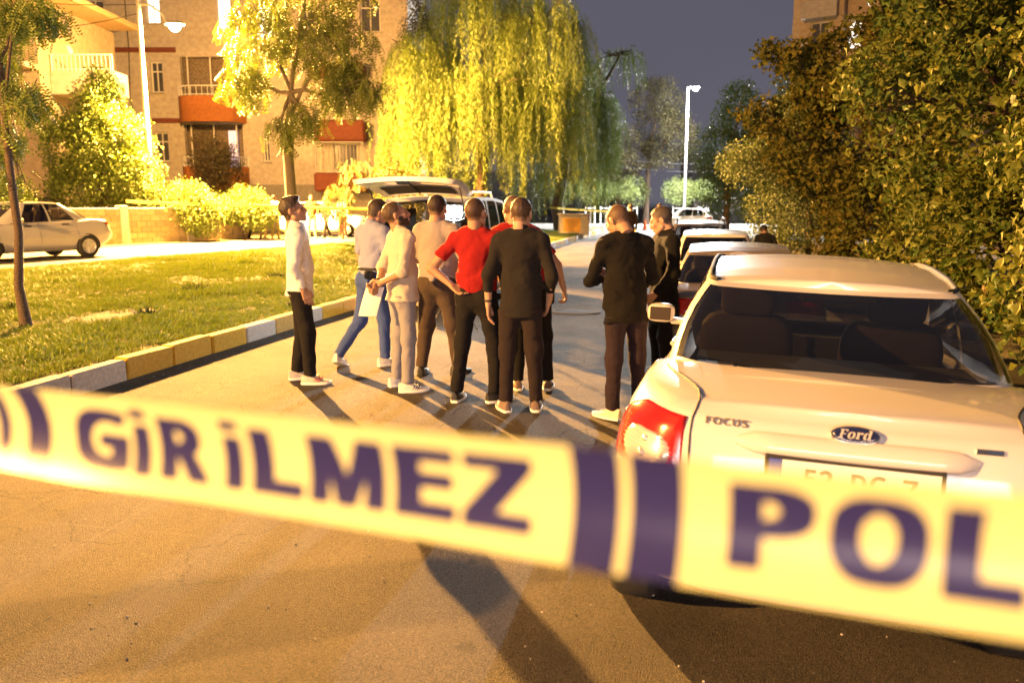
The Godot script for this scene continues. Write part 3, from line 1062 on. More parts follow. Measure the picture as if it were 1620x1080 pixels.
func willow(label: String, base: Vector3, trunk: Array, hubs: Array, strands: int, cA: Color, cB: Color, mt: Material, strand: Mesh, group: String) -> void:
	var t := thing("willow_tree", label, "tree", base, 0.0, group)
	var m := MB.new()
	m.tube(trunk, [0.34, 0.30, 0.24, 0.2], 10)
	var xfs := []
	var cols := []
	var tot := 0.0
	for hb in hubs: tot += hb[2]
	var fn := FastNoiseLite.new()
	fn.seed = strands % 89; fn.frequency = 0.55; fn.fractal_octaves = 2
	for hb in hubs:
		var c: Vector3 = hb[0]
		limb(m, trunk[-1], c, 0.16, 0.06, c.distance_to(trunk[-1]) * 0.06)
		for k in 9:
			var an := rng.randf() * TAU
			limb(m, c, c + Vector3(cos(an) * hb[1].x, rng.randf_range(-0.3, 0.6) * hb[1].y, sin(an) * hb[1].z) * 0.9, 0.05, 0.012, 0.25, 5)
		for k in int(strands * hb[2] / tot):
			var d := rv()
			d.y = absf(d.y) * 0.8 - 0.1
			var p: Vector3 = c + d * hb[1]
			var reach := Vector2(d.x, d.z).length()
			var hang: float = hb[3] * (0.45 + 0.55 * reach) * rng.randf_range(0.6, 1.1)
			if fn.get_noise_3d(p.x, p.y * 0.4, p.z) < -0.22: continue
			hang *= 0.75 + 0.9 * (fn.get_noise_2d(p.x * 2.2 + 9.0, p.z * 2.2) + 0.15)
			var q := p
			var gone := 0.0
			var tilt := Vector3(d.x * 0.35, 0, d.z * 0.35)
			var ang := rng.randf() * TAU
			var col := cA.lerp(cB, rng.randf()) * rng.randf_range(0.8, 1.15)
			while gone < hang and q.y > 0.5:
				var f := maxf(0.0, 1.0 - gone / 2.5)
				var dn := (Vector3(0, -1, 0) + tilt * f + rv() * 0.22).normalized()
				var s := rng.randf_range(0.85, 1.1)
				var yv := -dn
				var xv := yv.cross(Vector3(sin(ang), 0.1, cos(ang))).normalized()
				xfs.append(Transform3D(Basis(xv, yv, xv.cross(yv)).scaled(Vector3(s, s, s)), q))
				cols.append(col)
				q += dn * 0.95 * s
				gone += 0.95
	part(t, "trunk", m, MT.bark)
	multi(t, "crown", strand, mt, xfs, cols)

func build_trees() -> void:
	var green := leafy(Color(1, 1, 1), 0.5)
	var glossy := leafy(Color(1, 1, 1), 0.35)
	glossy.roughness = 0.6; glossy.metallic_specular = 0.3
	var ovate := cluster_mesh(7, 0.085, 0.055, 0.12, 11).mesh()
	var ovate_big := cluster_mesh(8, 0.085, 0.06, 0.13, 12).mesh()
	var small := cluster_mesh(12, 0.07, 0.04, 0.16, 13).mesh()
	var fluff := cluster_mesh(16, 0.13, 0.075, 0.3, 14).mesh()
	var pin := pinnate_mesh(6, 0.055, 0.024, 0.038).mesh()
	var pinl := pinnate_mesh(6, 0.13, 0.05, 0.085).mesh()
	# young tree on the lawn
	var y1 := Color(0.16, 0.21, 0.025)
	var y2 := Color(0.11, 0.16, 0.025)
	lobe_tree("young_tree", "slim young tree with bent brown trunk growing in the lawn", "tree", Vector3(-7.97, 0.27, -8.59),
		[Vector3(0, -0.05, 0), Vector3(-0.06, 0.45, 0), Vector3(-0.03, 1.1, -0.05), Vector3(-0.10, 1.5, -0.1), Vector3(-0.16, 1.95, -0.15), Vector3(-0.3, 2.5, -0.3), Vector3(-0.38, 3.2, -0.4)], [0.075, 0.055, 0.05, 0.048, 0.044, 0.036, 0.03],
		[[Vector3(0.05, 3.75, -0.4), Vector3(0.5, 0.28, 0.5), 1.0], [Vector3(0.02, 2.75, -0.35), Vector3(0.28, 0.3, 0.4), 0.5], [Vector3(-0.35, 2.2, -0.3), Vector3(0.3, 0.3, 0.3), 0.35], [Vector3(-0.7, 3.4, -0.5), Vector3(0.5, 0.6, 0.6), 1.0], [Vector3(0.1, 4.5, -0.3), Vector3(0.9, 0.5, 0.8), 1.4], [Vector3(-0.3, 1.75, -0.35), Vector3(0.22, 0.22, 0.3), 0.2]],
		pin, 1100, Vector2(0.7, 1.2), y1, y2, green, MT.bark, "", -0.3, 1.5, 0.2)
	# feathery street tree behind the side street
	lobe_tree("street_tree", "feathery leaved street tree in front of the apartment block", "tree", Vector3(-13.1, 0.36, -25.8),
		[Vector3(0, -0.05, 0), Vector3(0.05, 1.5, 0), Vector3(0.0, 3.0, 0), Vector3(0.12, 4.2, 0), Vector3(0.2, 5.0, 0)], [0.24, 0.19, 0.17, 0.16, 0.11],
		[[Vector3(-1.3, 5.3, 0.2), Vector3(1.0, 0.7, 1.0), 0.6], [Vector3(-0.7, 6.9, 0), Vector3(1.6, 1.2, 1.3), 1.1], [Vector3(1.6, 6.4, 0.1), Vector3(1.7, 1.2, 1.3), 1.4], [Vector3(2.3, 5.0, 0.3), Vector3(1.3, 0.8, 1.0), 0.9], [Vector3(0.9, 8.4, 0), Vector3(2.6, 1.4, 1.6), 1.5], [Vector3(0.8, 4.2, 0.4), Vector3(0.7, 0.6, 0.7), 0.35], [Vector3(-0.1, 3.7, 0.5), Vector3(0.5, 0.55, 0.5), 0.2]],
		pinl, 1900, Vector2(0.7, 1.25), Color(0.13, 0.155, 0.028), Color(0.08, 0.115, 0.025), green, MT.bark_grey, "", -0.12, 0.8, 0.2)
	# shrub under the near lamp
	lobe_tree("bushy_tree", "dense pointed bushy tree glowing yellow under the street lamp", "tree", Vector3(-21.5, 0.36, -27.3),
		[Vector3(0, -0.05, 0), Vector3(0.0, 1.0, 0), Vector3(0.05, 2.2, 0)], [0.16, 0.13, 0.1],
		[[Vector3(0.0, 2.0, 0), Vector3(2.0, 1.6, 1.5), 1.6], [Vector3(0.5, 3.6, 0), Vector3(1.5, 1.5, 1.2), 1.3], [Vector3(0.25, 5.0, 0), Vector3(0.85, 1.3, 0.8), 0.6], [Vector3(-1.1, 3.6, 0.2), Vector3(1.0, 1.3, 0.9), 0.6], [Vector3(1.5, 2.2, 0.1), Vector3(1.0, 1.3, 0.9), 0.7]],
		fluff, 2600, Vector2(0.6, 1.1), Color(0.12, 0.17, 0.02), Color(0.07, 0.11, 0.016), green, MT.bark, "", -0.2, 0.9, 0.6)
	for s in [[Vector3(-18.5, 0.36, -28.1), Vector3(1.0, 0.95, 0.8), "round bush glowing at the foot of the street lamp"], [Vector3(-17.2, 0.36, -30.0), Vector3(1.0, 0.7, 0.8), "low spreading bush beside the end of the block wall"], [Vector3(-23.8, 0.36, -25.0), Vector3(1.4, 0.9, 1.0), "wide hedge bush behind the parked silver saloon"]]:
		lobe_tree("bush", s[2], "bush", s[0], [Vector3(0, 0, 0), Vector3(0, 0.7, 0)], [0.06, 0.05], [[Vector3(0, 1.35, 0), s[1], 1.0], [Vector3(0.6, 1.0, 0.1), s[1] * 0.8, 0.6], [Vector3(-0.7, 1.2, 0), s[1] * 0.75, 0.6]], fluff, 700, Vector2(0.5, 0.95), Color(0.13, 0.18, 0.024), Color(0.09, 0.13, 0.02), green, MT.bark, "", -0.25, 1.2, 0.6)
	# creeper on the wall of the block
	var cp := lobe_tree("climbing_plant", "brownish climbing plant against the apartment wall under the orange balcony", "plant", Vector3(-23.7, 0.2, -38.4), [Vector3.ZERO, Vector3(0, 1.5, 0)], [0.05, 0.04], [[Vector3(-0.3, 3.2, 0), Vector3(0.8, 1.6, 0.35), 1.0], [Vector3(0.8, 2.9, 0.1), Vector3(0.6, 1.3, 0.35), 0.7]], fluff, 420, Vector2(0.5, 0.9), Color(0.10, 0.07, 0.035), Color(0.06, 0.06, 0.03), green, MT.bark, "", -0.2, 1.2, 0.4)
	cp.scale = Vector3.ONE * 1.158
	lobe_tree("conifer", "dark narrow tree in the gap between the block and the willow", "tree", Vector3(-12.6, 0.36, -37.2), [Vector3.ZERO, Vector3(0, 4, 0)], [0.16, 0.1], [[Vector3(0, 3.0, 0), Vector3(1.0, 2.6, 0.9), 1.0], [Vector3(0, 6.2, 0), Vector3(0.9, 2.8, 0.8), 1.0], [Vector3(0.3, 9.2, 0), Vector3(0.7, 2.0, 0.6), 0.6]], fluff, 900, Vector2(0.6, 1.0), Color(0.04, 0.045, 0.02), Color(0.02, 0.03, 0.015), green, MT.bark, "", -0.2, 0.8, 0.4)
	lobe_tree("young_tree", "small leafy sapling beside the group at the red balconies", "tree", Vector3(-13.6, 0.36, -31.2), [Vector3.ZERO, Vector3(0.0, 1.4, 0), Vector3(0.35, 2.4, 0)], [0.05, 0.04, 0.02], [[Vector3(-0.1, 1.6, 0), Vector3(0.8, 0.7, 0.6), 1.0], [Vector3(0.6, 2.7, 0), Vector3(0.7, 0.6, 0.5), 0.4]], pinl, 260, Vector2(0.5, 0.9), Color(0.15, 0.15, 0.03), Color(0.08, 0.09, 0.02), green, MT.bark, "", -0.3, 1.0, 0.3)
	lobe_tree("bush", "yellow lit bush behind the open tailgate", "bush", Vector3(-10.9, 0.3, -31.5), [Vector3.ZERO, Vector3(0, 0.8, 0)], [0.05, 0.04], [[Vector3(0, 1.6, 0), Vector3(0.9, 1.2, 0.8), 1.0], [Vector3(-0.7, 2.6, 0), Vector3(0.9, 0.4, 0.5), 0.4]], fluff, 420, Vector2(0.5, 0.9), Color(0.17, 0.16, 0.02), Color(0.1, 0.11, 0.02), green, MT.bark, "", -0.3, 1.0, 0.4)
	print("t willows ", Time.get_ticks_msec())
	# willows
	var st := MB.new()
	var r := RandomNumberGenerator.new()
	r.seed = 5
	for k in 26:
		var y := -1.0 * k / 26.0
		var bs := Basis.from_euler(Vector3(r.randf_range(-0.5, 0.5), r.randf() * TAU, PI + r.randf_range(-0.75, 0.75)))
		st.col = Color(1, 1, 1) * r.randf_range(0.7, 1.25)
		add_leaf(st, Transform3D(bs, Vector3(r.randf_range(-0.07, 0.07), y, r.randf_range(-0.07, 0.07))), r.randf_range(0.12, 0.19), 0.022, 0.1)
	st.col = Color(0.9, 0.8, 0.5)
	st.tube([Vector3.ZERO, Vector3(0.01, -0.5, 0), Vector3(0, -1, 0)], [0.004, 0.003, 0.003], 3, false)
	var sm := st.mesh()
	willow("large weeping willow glowing yellow from the street lamp behind the open tailgate", Vector3(-9.4, 0.25, -36.5), [Vector3(0, -0.1, 0), Vector3(0.1, 1.6, 0), Vector3(0.3, 3.2, 0), Vector3(0.2, 4.6, 0)],
		[[Vector3(-2.2, 7.9, 0.4), Vector3(1.7, 1.8, 2.4), 1.0, 6.4], [Vector3(0.4, 10.2, 0), Vector3(2.7, 2.6, 2.6), 1.5, 6.0], [Vector3(3.0, 9.2, 0), Vector3(2.0, 2.2, 2.4), 1.0, 6.4], [Vector3(0.6, 6.6, 1.2), Vector3(2.6, 1.4, 1.8), 1.0, 5.0], [Vector3(-2.6, 5.6, 0.6), Vector3(1.2, 0.9, 1.6), 0.5, 4.4], [Vector3(3.4, 6.4, 0.4), Vector3(1.6, 1.2, 1.8), 0.6, 4.6]], 2500, Color(0.13, 0.185, 0.016), Color(0.085, 0.14, 0.016), leafy(Color(1, 1, 1), 0.6), sm, "weeping willows at the end of the lawn")
	willow("greener weeping willow with twin trunks beside the concrete kiosk", Vector3(-6.9, 0.25, -45.2), [Vector3(0, -0.1, 0), Vector3(-0.2, 1.5, 0), Vector3(0.2, 3.2, 0), Vector3(0.2, 4.4, 0)],
		[[Vector3(-0.3, 8.4, 0), Vector3(2.6, 2.0, 2.4), 1.0, 6.8], [Vector3(1.5, 7.0, 0), Vector3(1.6, 1.3, 2.0), 0.6, 5.6], [Vector3(3.1, 9.3, 0), Vector3(1.3, 0.6, 1.2), 0.14, 1.5], [Vector3(-2.0, 7.6, 0), Vector3(1.8, 1.6, 2.0), 0.6, 6.0]], 1400, Color(0.11, 0.16, 0.02), Color(0.07, 0.12, 0.02), leafy(Color(1, 1, 1), 0.6), sm, "weeping willows at the end of the lawn")
	print("t hedge ", Time.get_ticks_msec())
	# hedge at the right: leaning shrubs one behind the other
	var hA := Color(0.16, 0.165, 0.024)
	var hB := Color(0.055, 0.095, 0.016)
	lobe_tree("hedge_shrub", "big leaved shrub rising beside the white saloon", "shrub", Vector3(4.4, 0.1, -7.6), [Vector3.ZERO, Vector3(0.1, 1.0, 0), Vector3(0.0, 2.0, -0.2)], [0.1, 0.09, 0.07],
		[[Vector3(-0.3, 1.0, 0.2), Vector3(1.6, 1.2, 1.9), 1.2], [Vector3(0.2, 2.4, -0.6), Vector3(1.9, 1.3, 1.9), 1.4], [Vector3(0.6, 3.9, -1.2), Vector3(1.9, 1.2, 1.9), 1.2]], ovate_big, 4600, Vector2(0.6, 1.5), hA, hB, glossy, MT.bark, "shrubs of the right hand hedge", -0.08, 0.75, 0.55)
	var near_shrub: Node3D = get_child(get_child_count() - 1)
	var lv := []
	for k in 4:
		var lm := MB.new()
		lm.col = Color(1, 1, 1)
		for a in [-0.9, -0.4, 0.0, 0.4, 0.9]: add_leaf(lm, Transform3D(Basis(Vector3.BACK, a), Vector3.ZERO), 0.13 * (1.0 - 0.28 * absf(a)), 0.062, 0.12 + 0.05 * k)
		lm.tube([Vector3(0, 0, 0), Vector3(0, -0.06, -0.02)], [0.002, 0.002], 3, false)
		lv.append(lm.mesh())
	var lmats := []
	for c in [Color(0.14, 0.12, 0.02), Color(0.09, 0.11, 0.02), Color(0.15, 0.085, 0.02), Color(0.06, 0.085, 0.015)]:
		var q := M(c.r, c.g, c.b, 0.6)
		q.backlight_enabled = true; q.backlight = Color(0.4, 0.4, 0.25)
		lmats.append(q)
	for k in 240:
		var d := rv().normalized()
		if d.x > 0.35: d.x = -d.x
		var lc: Vector3 = [Vector3(-0.3, 1.0, 0.2), Vector3(0.2, 2.4, -0.6), Vector3(0.6, 3.9, -1.2)][k % 3]
		var lr: Vector3 = [Vector3(1.6, 1.2, 1.9), Vector3(1.9, 1.3, 1.9), Vector3(1.9, 1.2, 1.9)][k % 3]
		var o := part(near_shrub, "leaf", lv[k % 4], lmats[rng.randi() % 4])
		o.position = lc + d * lr * rng.randf_range(0.92, 1.04)
		o.basis = Basis.from_euler(Vector3(rng.randf_range(-0.6, 0.3), atan2(d.x, d.z) + rng.randf_range(-0.6, 0.6), PI + rng.randf_range(-0.7, 0.7))).scaled(Vector3.ONE * rng.randf_range(0.6, 1.15))
	lobe_tree("hedge_shrub", "tall tangled shrub leaning over the parked cars", "shrub", Vector3(4.6, 0.1, -12.6), [Vector3.ZERO, Vector3(0.1, 1.5, 0), Vector3(-0.1, 2.8, -0.2)], [0.13, 0.11, 0.09],
		[[Vector3(-0.5, 1.0, 0.5), Vector3(1.7, 1.2, 2.4), 1.0], [Vector3(-0.5, 2.8, 0.2), Vector3(2.1, 1.5, 2.5), 1.4], [Vector3(-0.1, 4.6, -0.3), Vector3(2.0, 1.5, 2.4), 1.3], [Vector3(0.9, 6.3, -0.6), Vector3(2.0, 1.3, 2.2), 0.9], [Vector3(-2.1, 4.9, 0.4), Vector3(0.8, 0.35, 0.7), 0.1], [Vector3(-2.3, 3.2, 0.6), Vector3(0.5, 0.5, 0.9), 0.1]], ovate, 5800, Vector2(0.7, 1.6), hA, hB, glossy, MT.bark, "shrubs of the right hand hedge", -0.06, 0.6, 0.55)
	lobe_tree("hedge_shrub", "broad brownish shrub overhanging the kerb near the man by the hedge", "shrub", Vector3(4.2, 0.1, -18.6), [Vector3.ZERO, Vector3(0.1, 1.6, 0), Vector3(-0.2, 2.8, -0.2)], [0.13, 0.11, 0.09],
		[[Vector3(-0.3, 1.1, 0.5), Vector3(1.4, 1.3, 2.4), 0.9], [Vector3(-0.9, 2.9, 0.2), Vector3(1.9, 1.2, 2.4), 1.2], [Vector3(-0.8, 4.3, -0.3), Vector3(1.7, 1.1, 2.2), 1.1], [Vector3(0.9, 4.9, -0.3), Vector3(1.8, 1.2, 2.2), 0.9], [Vector3(-2.3, 4.7, 0.0), Vector3(0.7, 0.3, 0.6), 0.08], [Vector3(-2.7, 3.4, 0.3), Vector3(0.6, 0.4, 0.8), 0.08]], ovate, 4800, Vector2(0.8, 1.7), Color(0.16, 0.13, 0.02), Color(0.06, 0.08, 0.014), glossy, MT.bark, "shrubs of the right hand hedge", -0.06, 0.6, 0.55)
	lobe_tree("hedge_shrub", "pale shrub bleached by the white street lamp", "shrub", Vector3(3.6, 0.1, -26.4), [Vector3.ZERO, Vector3(0.0, 1.2, 0), Vector3(-0.3, 2.2, 0)], [0.1, 0.08, 0.06],
		[[Vector3(-0.6, 1.3, 0), Vector3(1.3, 1.1, 1.6), 1.0], [Vector3(-1.5, 2.9, -0.2), Vector3(1.2, 0.7, 1.4), 0.7], [Vector3(-0.4, 3.9, 0), Vector3(1.3, 1.2, 1.5), 0.8]], fluff, 1300, Vector2(0.5, 0.9), Color(0.10, 0.13, 0.04), Color(0.06, 0.09, 0.03), green, MT.bark, "", -0.2, 0.9, 0.6)
	for s in [[Vector3(1.9, 0.1, -44.0), 1.0, "dark green tree nearest the junction on the hedge side"], [Vector3(4.3, 0.1, -41.0), 1.0, "dark green tree standing between the pale shrub and the junction"]]:
		lobe_tree("broadleaf_tree", s[2], "tree", s[0], [Vector3.ZERO, Vector3(0, 1.5, 0), Vector3(0.1, 3.0, 0)], [0.2, 0.16, 0.12],
			[[Vector3(0.3, 2.2, 0), Vector3(1.9, 1.4, 1.7), 1.0], [Vector3(-0.2, 4.3, 0), Vector3(1.7, 1.5, 1.5), 1.0], [Vector3(0.4, 6.3, 0), Vector3(1.1, 1.5, 1.0), 0.6]], fluff, 900, Vector2(0.7, 1.2), Color(0.05, 0.10, 0.03), Color(0.03, 0.06, 0.025), green, MT.bark, "", -0.2, 0.7, 0.5)
	# far tall tree and the row of young trees beyond the junction
	lobe_tree("broadleaf_tree", "hazy tall tree with thin foliage beyond the junction", "tree", Vector3(-3.6, 0.1, -72.8), [Vector3.ZERO, Vector3(0, 2.5, 0), Vector3(0.1, 5.0, 0)], [0.3, 0.24, 0.18],
		[[Vector3(-1.6, 6.2, 0), Vector3(3.0, 2.4, 2.4), 1.0], [Vector3(1.8, 7.4, 0), Vector3(2.6, 2.6, 2.2), 1.0], [Vector3(0.6, 10.2, 0), Vector3(2.4, 2.3, 2.0), 0.8], [Vector3(-4.0, 4.8, 0), Vector3(1.8, 1.6, 1.6), 0.5]], fluff, 1500, Vector2(0.8, 1.4), Color(0.12, 0.10, 0.04), Color(0.07, 0.07, 0.03), green, MT.bark, "", -0.2, 0.45, 0.3)
	for s in [[-8.3, 1.25], [-7.0, 0.85], [-4.7, 1.35], [-0.9, 1.3], [1.2, 1.0], [-11.0, 1.2]]:
		var yt := lobe_tree("young_tree", "small round headed tree in the row beyond the junction", "tree", Vector3(s[0], 0.13, -71.5), [Vector3.ZERO, Vector3(0.02, 1.0, 0), Vector3(0, 1.9, 0)], [0.07, 0.06, 0.05],
			[[Vector3(0, 2.9, 0), Vector3(s[1] * 1.15, s[1] * 0.85, s[1]), 1.0], [Vector3(0.3, 2.5, 0), Vector3(s[1] * 0.8, s[1] * 0.7, s[1]), 0.5]], fluff, 300, Vector2(0.6, 1.0), Color(0.14, 0.17, 0.04), Color(0.08, 0.11, 0.03), green, MT.bark_grey, "young trees beyond the junction", -0.3, 0.8, 0.5)
		for q in [-0.4, 0.4]:
			var sm2 := MB.new()
			sm2.box(Vector3(q, 0.75, 0), Vector3(0.07, 1.5, 0.07)); part(yt, "stake", sm2, MT.white)
		var sm3 := MB.new()
		sm3.box(Vector3(0, 1.35, 0.04), Vector3(0.74, 0.06, 0.05)); part(yt, "stake_bar", sm3, MT.white)

# ------------------------------------------------------------------ vehicles
# local axes: +z is the tail, -z the nose, y up, origin on the ground under the middle
func pl(a: Array, z: float) -> float:
	# smooth profile through [z, y] pairs, z falling
	if z >= a[0][0]: return a[0][1]
	for k in a.size() - 1:
		if z >= a[k + 1][0]:
			var t: float = (a[k][0] - z) / (a[k][0] - a[k + 1][0])
			return lerpf(a[k][1], a[k + 1][1], t)
	return a[-1][1]

const NF := 7
const NC := 7
const NS := 26

func outline(o: Dictionary) -> Array:
	var half := []
	var hw: float = o.hw
	var zr: float = o.zr
	var zf: float = o.zf
	var br: float = o.get("br", 0.05)
	var bf: float = o.get("bf", 0.12)
	for i in NF:
		var x: float = (hw - o.rxr) * i / NF
		half.append(Vector2(x, zr - br * pow(x / hw, 2.0)))
	var z0: float = zr - br * pow((hw - o.rxr) / hw, 2.0)
	for j in NC:
		var th := 0.5 * PI * j / NC
		half.append(Vector2(hw - o.rxr + o.rxr * sin(th), z0 - o.rzr * (1.0 - cos(th))))
	z0 -= o.rzr
	var z1: float = zf + bf * pow((hw - o.rxf) / hw, 2.0)
	for i in NS:
		half.append(Vector2(hw, lerpf(z0, z1 + o.rzf, float(i) / NS)))
	for j in NC:
		var th := 0.5 * PI * (1.0 - float(j) / NC)
		half.append(Vector2(hw - o.rxf + o.rxf * sin(th), z1 + o.rzf * (1.0 - cos(th))))
	for i in NF + 1:
		var x: float = (hw - o.rxf) * (1.0 - float(i) / NF)
		half.append(Vector2(x, zf + bf * pow(x / hw, 2.0)))
	for k in half.size():
		var p: Vector2 = half[k]
		var zz: float = (p.y - (zr + zf) * 0.5) / ((zr - zf) * 0.5)
		half[k] = Vector2(p.x * (1.0 - o.get("taper", 0.035) * zz * zz), p.y)
	return half

# full ring from a half outline: right side tail->nose, then left side nose->tail
func ring(half: Array, yf: Callable) -> PackedVector3Array:
	var r := PackedVector3Array()
	for p in half: r.append(Vector3(p.x, yf.call(p.y), p.y))
	for k in range(half.size() - 2, 0, -1): r.append(Vector3(-half[k].x, yf.call(half[k].y), half[k].y))
	return r

func patch_at(rows: Array, q: float, r: float) -> Vector3:
	var n: int = rows[0].size()
	var q0 := int(floor(q))
	var r0 := clampi(int(floor(r)), 0, rows.size() - 2)
	var fq := q - q0
	var fr := r - r0
	var a: Vector3 = rows[r0][posmod(q0, n)].lerp(rows[r0][posmod(q0 + 1, n)], fq)
	var b: Vector3 = rows[r0 + 1][posmod(q0, n)].lerp(rows[r0 + 1][posmod(q0 + 1, n)], fq)
	return a.lerp(b, fr)

func patch_n(rows: Array, q: float, r: float) -> Vector3:
	var e := 0.3
	var u := patch_at(rows, q + e, r) - patch_at(rows, q - e, r)
	var v := patch_at(rows, q, minf(r + e, rows.size() - 1.001)) - patch_at(rows, q, maxf(r - e, 0.0))
	var n := v.cross(u).normalized()
	var p := patch_at(rows, q, r)
	return n if n.dot(Vector3(p.x, 0, p.z)) > 0.0 else -n

# sheet over the body between q-limits (functions of t in 0..1) and r-limits
func body_patch(rows: Array, ql: Callable, r0: float, r1: float, off: float, nu := 10, nv := 10) -> MB:
	var m := MB.new()
	var g := []
	for j in nv + 1:
		var t := float(j) / nv
		var lim: Array = ql.call(t)
		var row := PackedVector3Array()
		for i in nu + 1:
			var q := lerpf(lim[0], lim[1], float(i) / nu)
			var r := lerpf(r0, r1, t)
			var edge := minf(minf(i, nu - i), minf(j, nv - j))
			row.append(patch_at(rows, q, r) + patch_n(rows, q, r) * (off if edge > 0 else -0.01))
		g.append(row)
	m.grid(g, false, patch_at(rows, ql.call(0.5)[0], (r0 + r1) * 0.5).x > patch_at(rows, ql.call(0.5)[1], (r0 + r1) * 0.5).x)
	return m

func wheel(t: Node3D, at: Vector3, R: float, W: float, spokes: int, rim_mat: Material) -> void:
	var s := signf(at.x)
	var xf := Transform3D(Basis(Vector3.BACK, Vector3.RIGHT * s, Vector3.UP if s < 0 else Vector3.DOWN), at)
	var w := part(t, "wheel", wheel_mesh("tyre", R, W, xf, spokes), MT.rubber)
	part(w, "rim", wheel_mesh("rim", R, W, xf, spokes), rim_mat)

func wheel_mesh(what: String, R: float, W: float, xf: Transform3D, spokes: int) -> MB:
	var m := MB.new()
	if what == "tyre":
		m.lathe([Vector2(R * 0.64, -W * 0.5), Vector2(R * 0.93, -W * 0.5), Vector2(R, -W * 0.32), Vector2(R, W * 0.32), Vector2(R * 0.94, W * 0.5), Vector2(R * 0.68, W * 0.47), Vector2(R * 0.64, W * 0.40)], 28, xf)
	else:
		m.lathe([Vector2(R * 0.66, W * 0.43), Vector2(R * 0.62, W * 0.44), Vector2(R * 0.58, W * 0.26), Vector2(R * 0.2, W * 0.30), Vector2(R * 0.16, W * 0.40), Vector2(0.0, W * 0.42)], 28, xf)
		for k in spokes:
			var an := TAU * k / spokes
			var b := xf * Transform3D(Basis(Vector3.UP, an), Vector3.ZERO)
			m.box(Vector3(R * 0.38, W * 0.34, 0), Vector3(R * 0.46, 0.03, R * 0.13), b, 0.006)
	return m

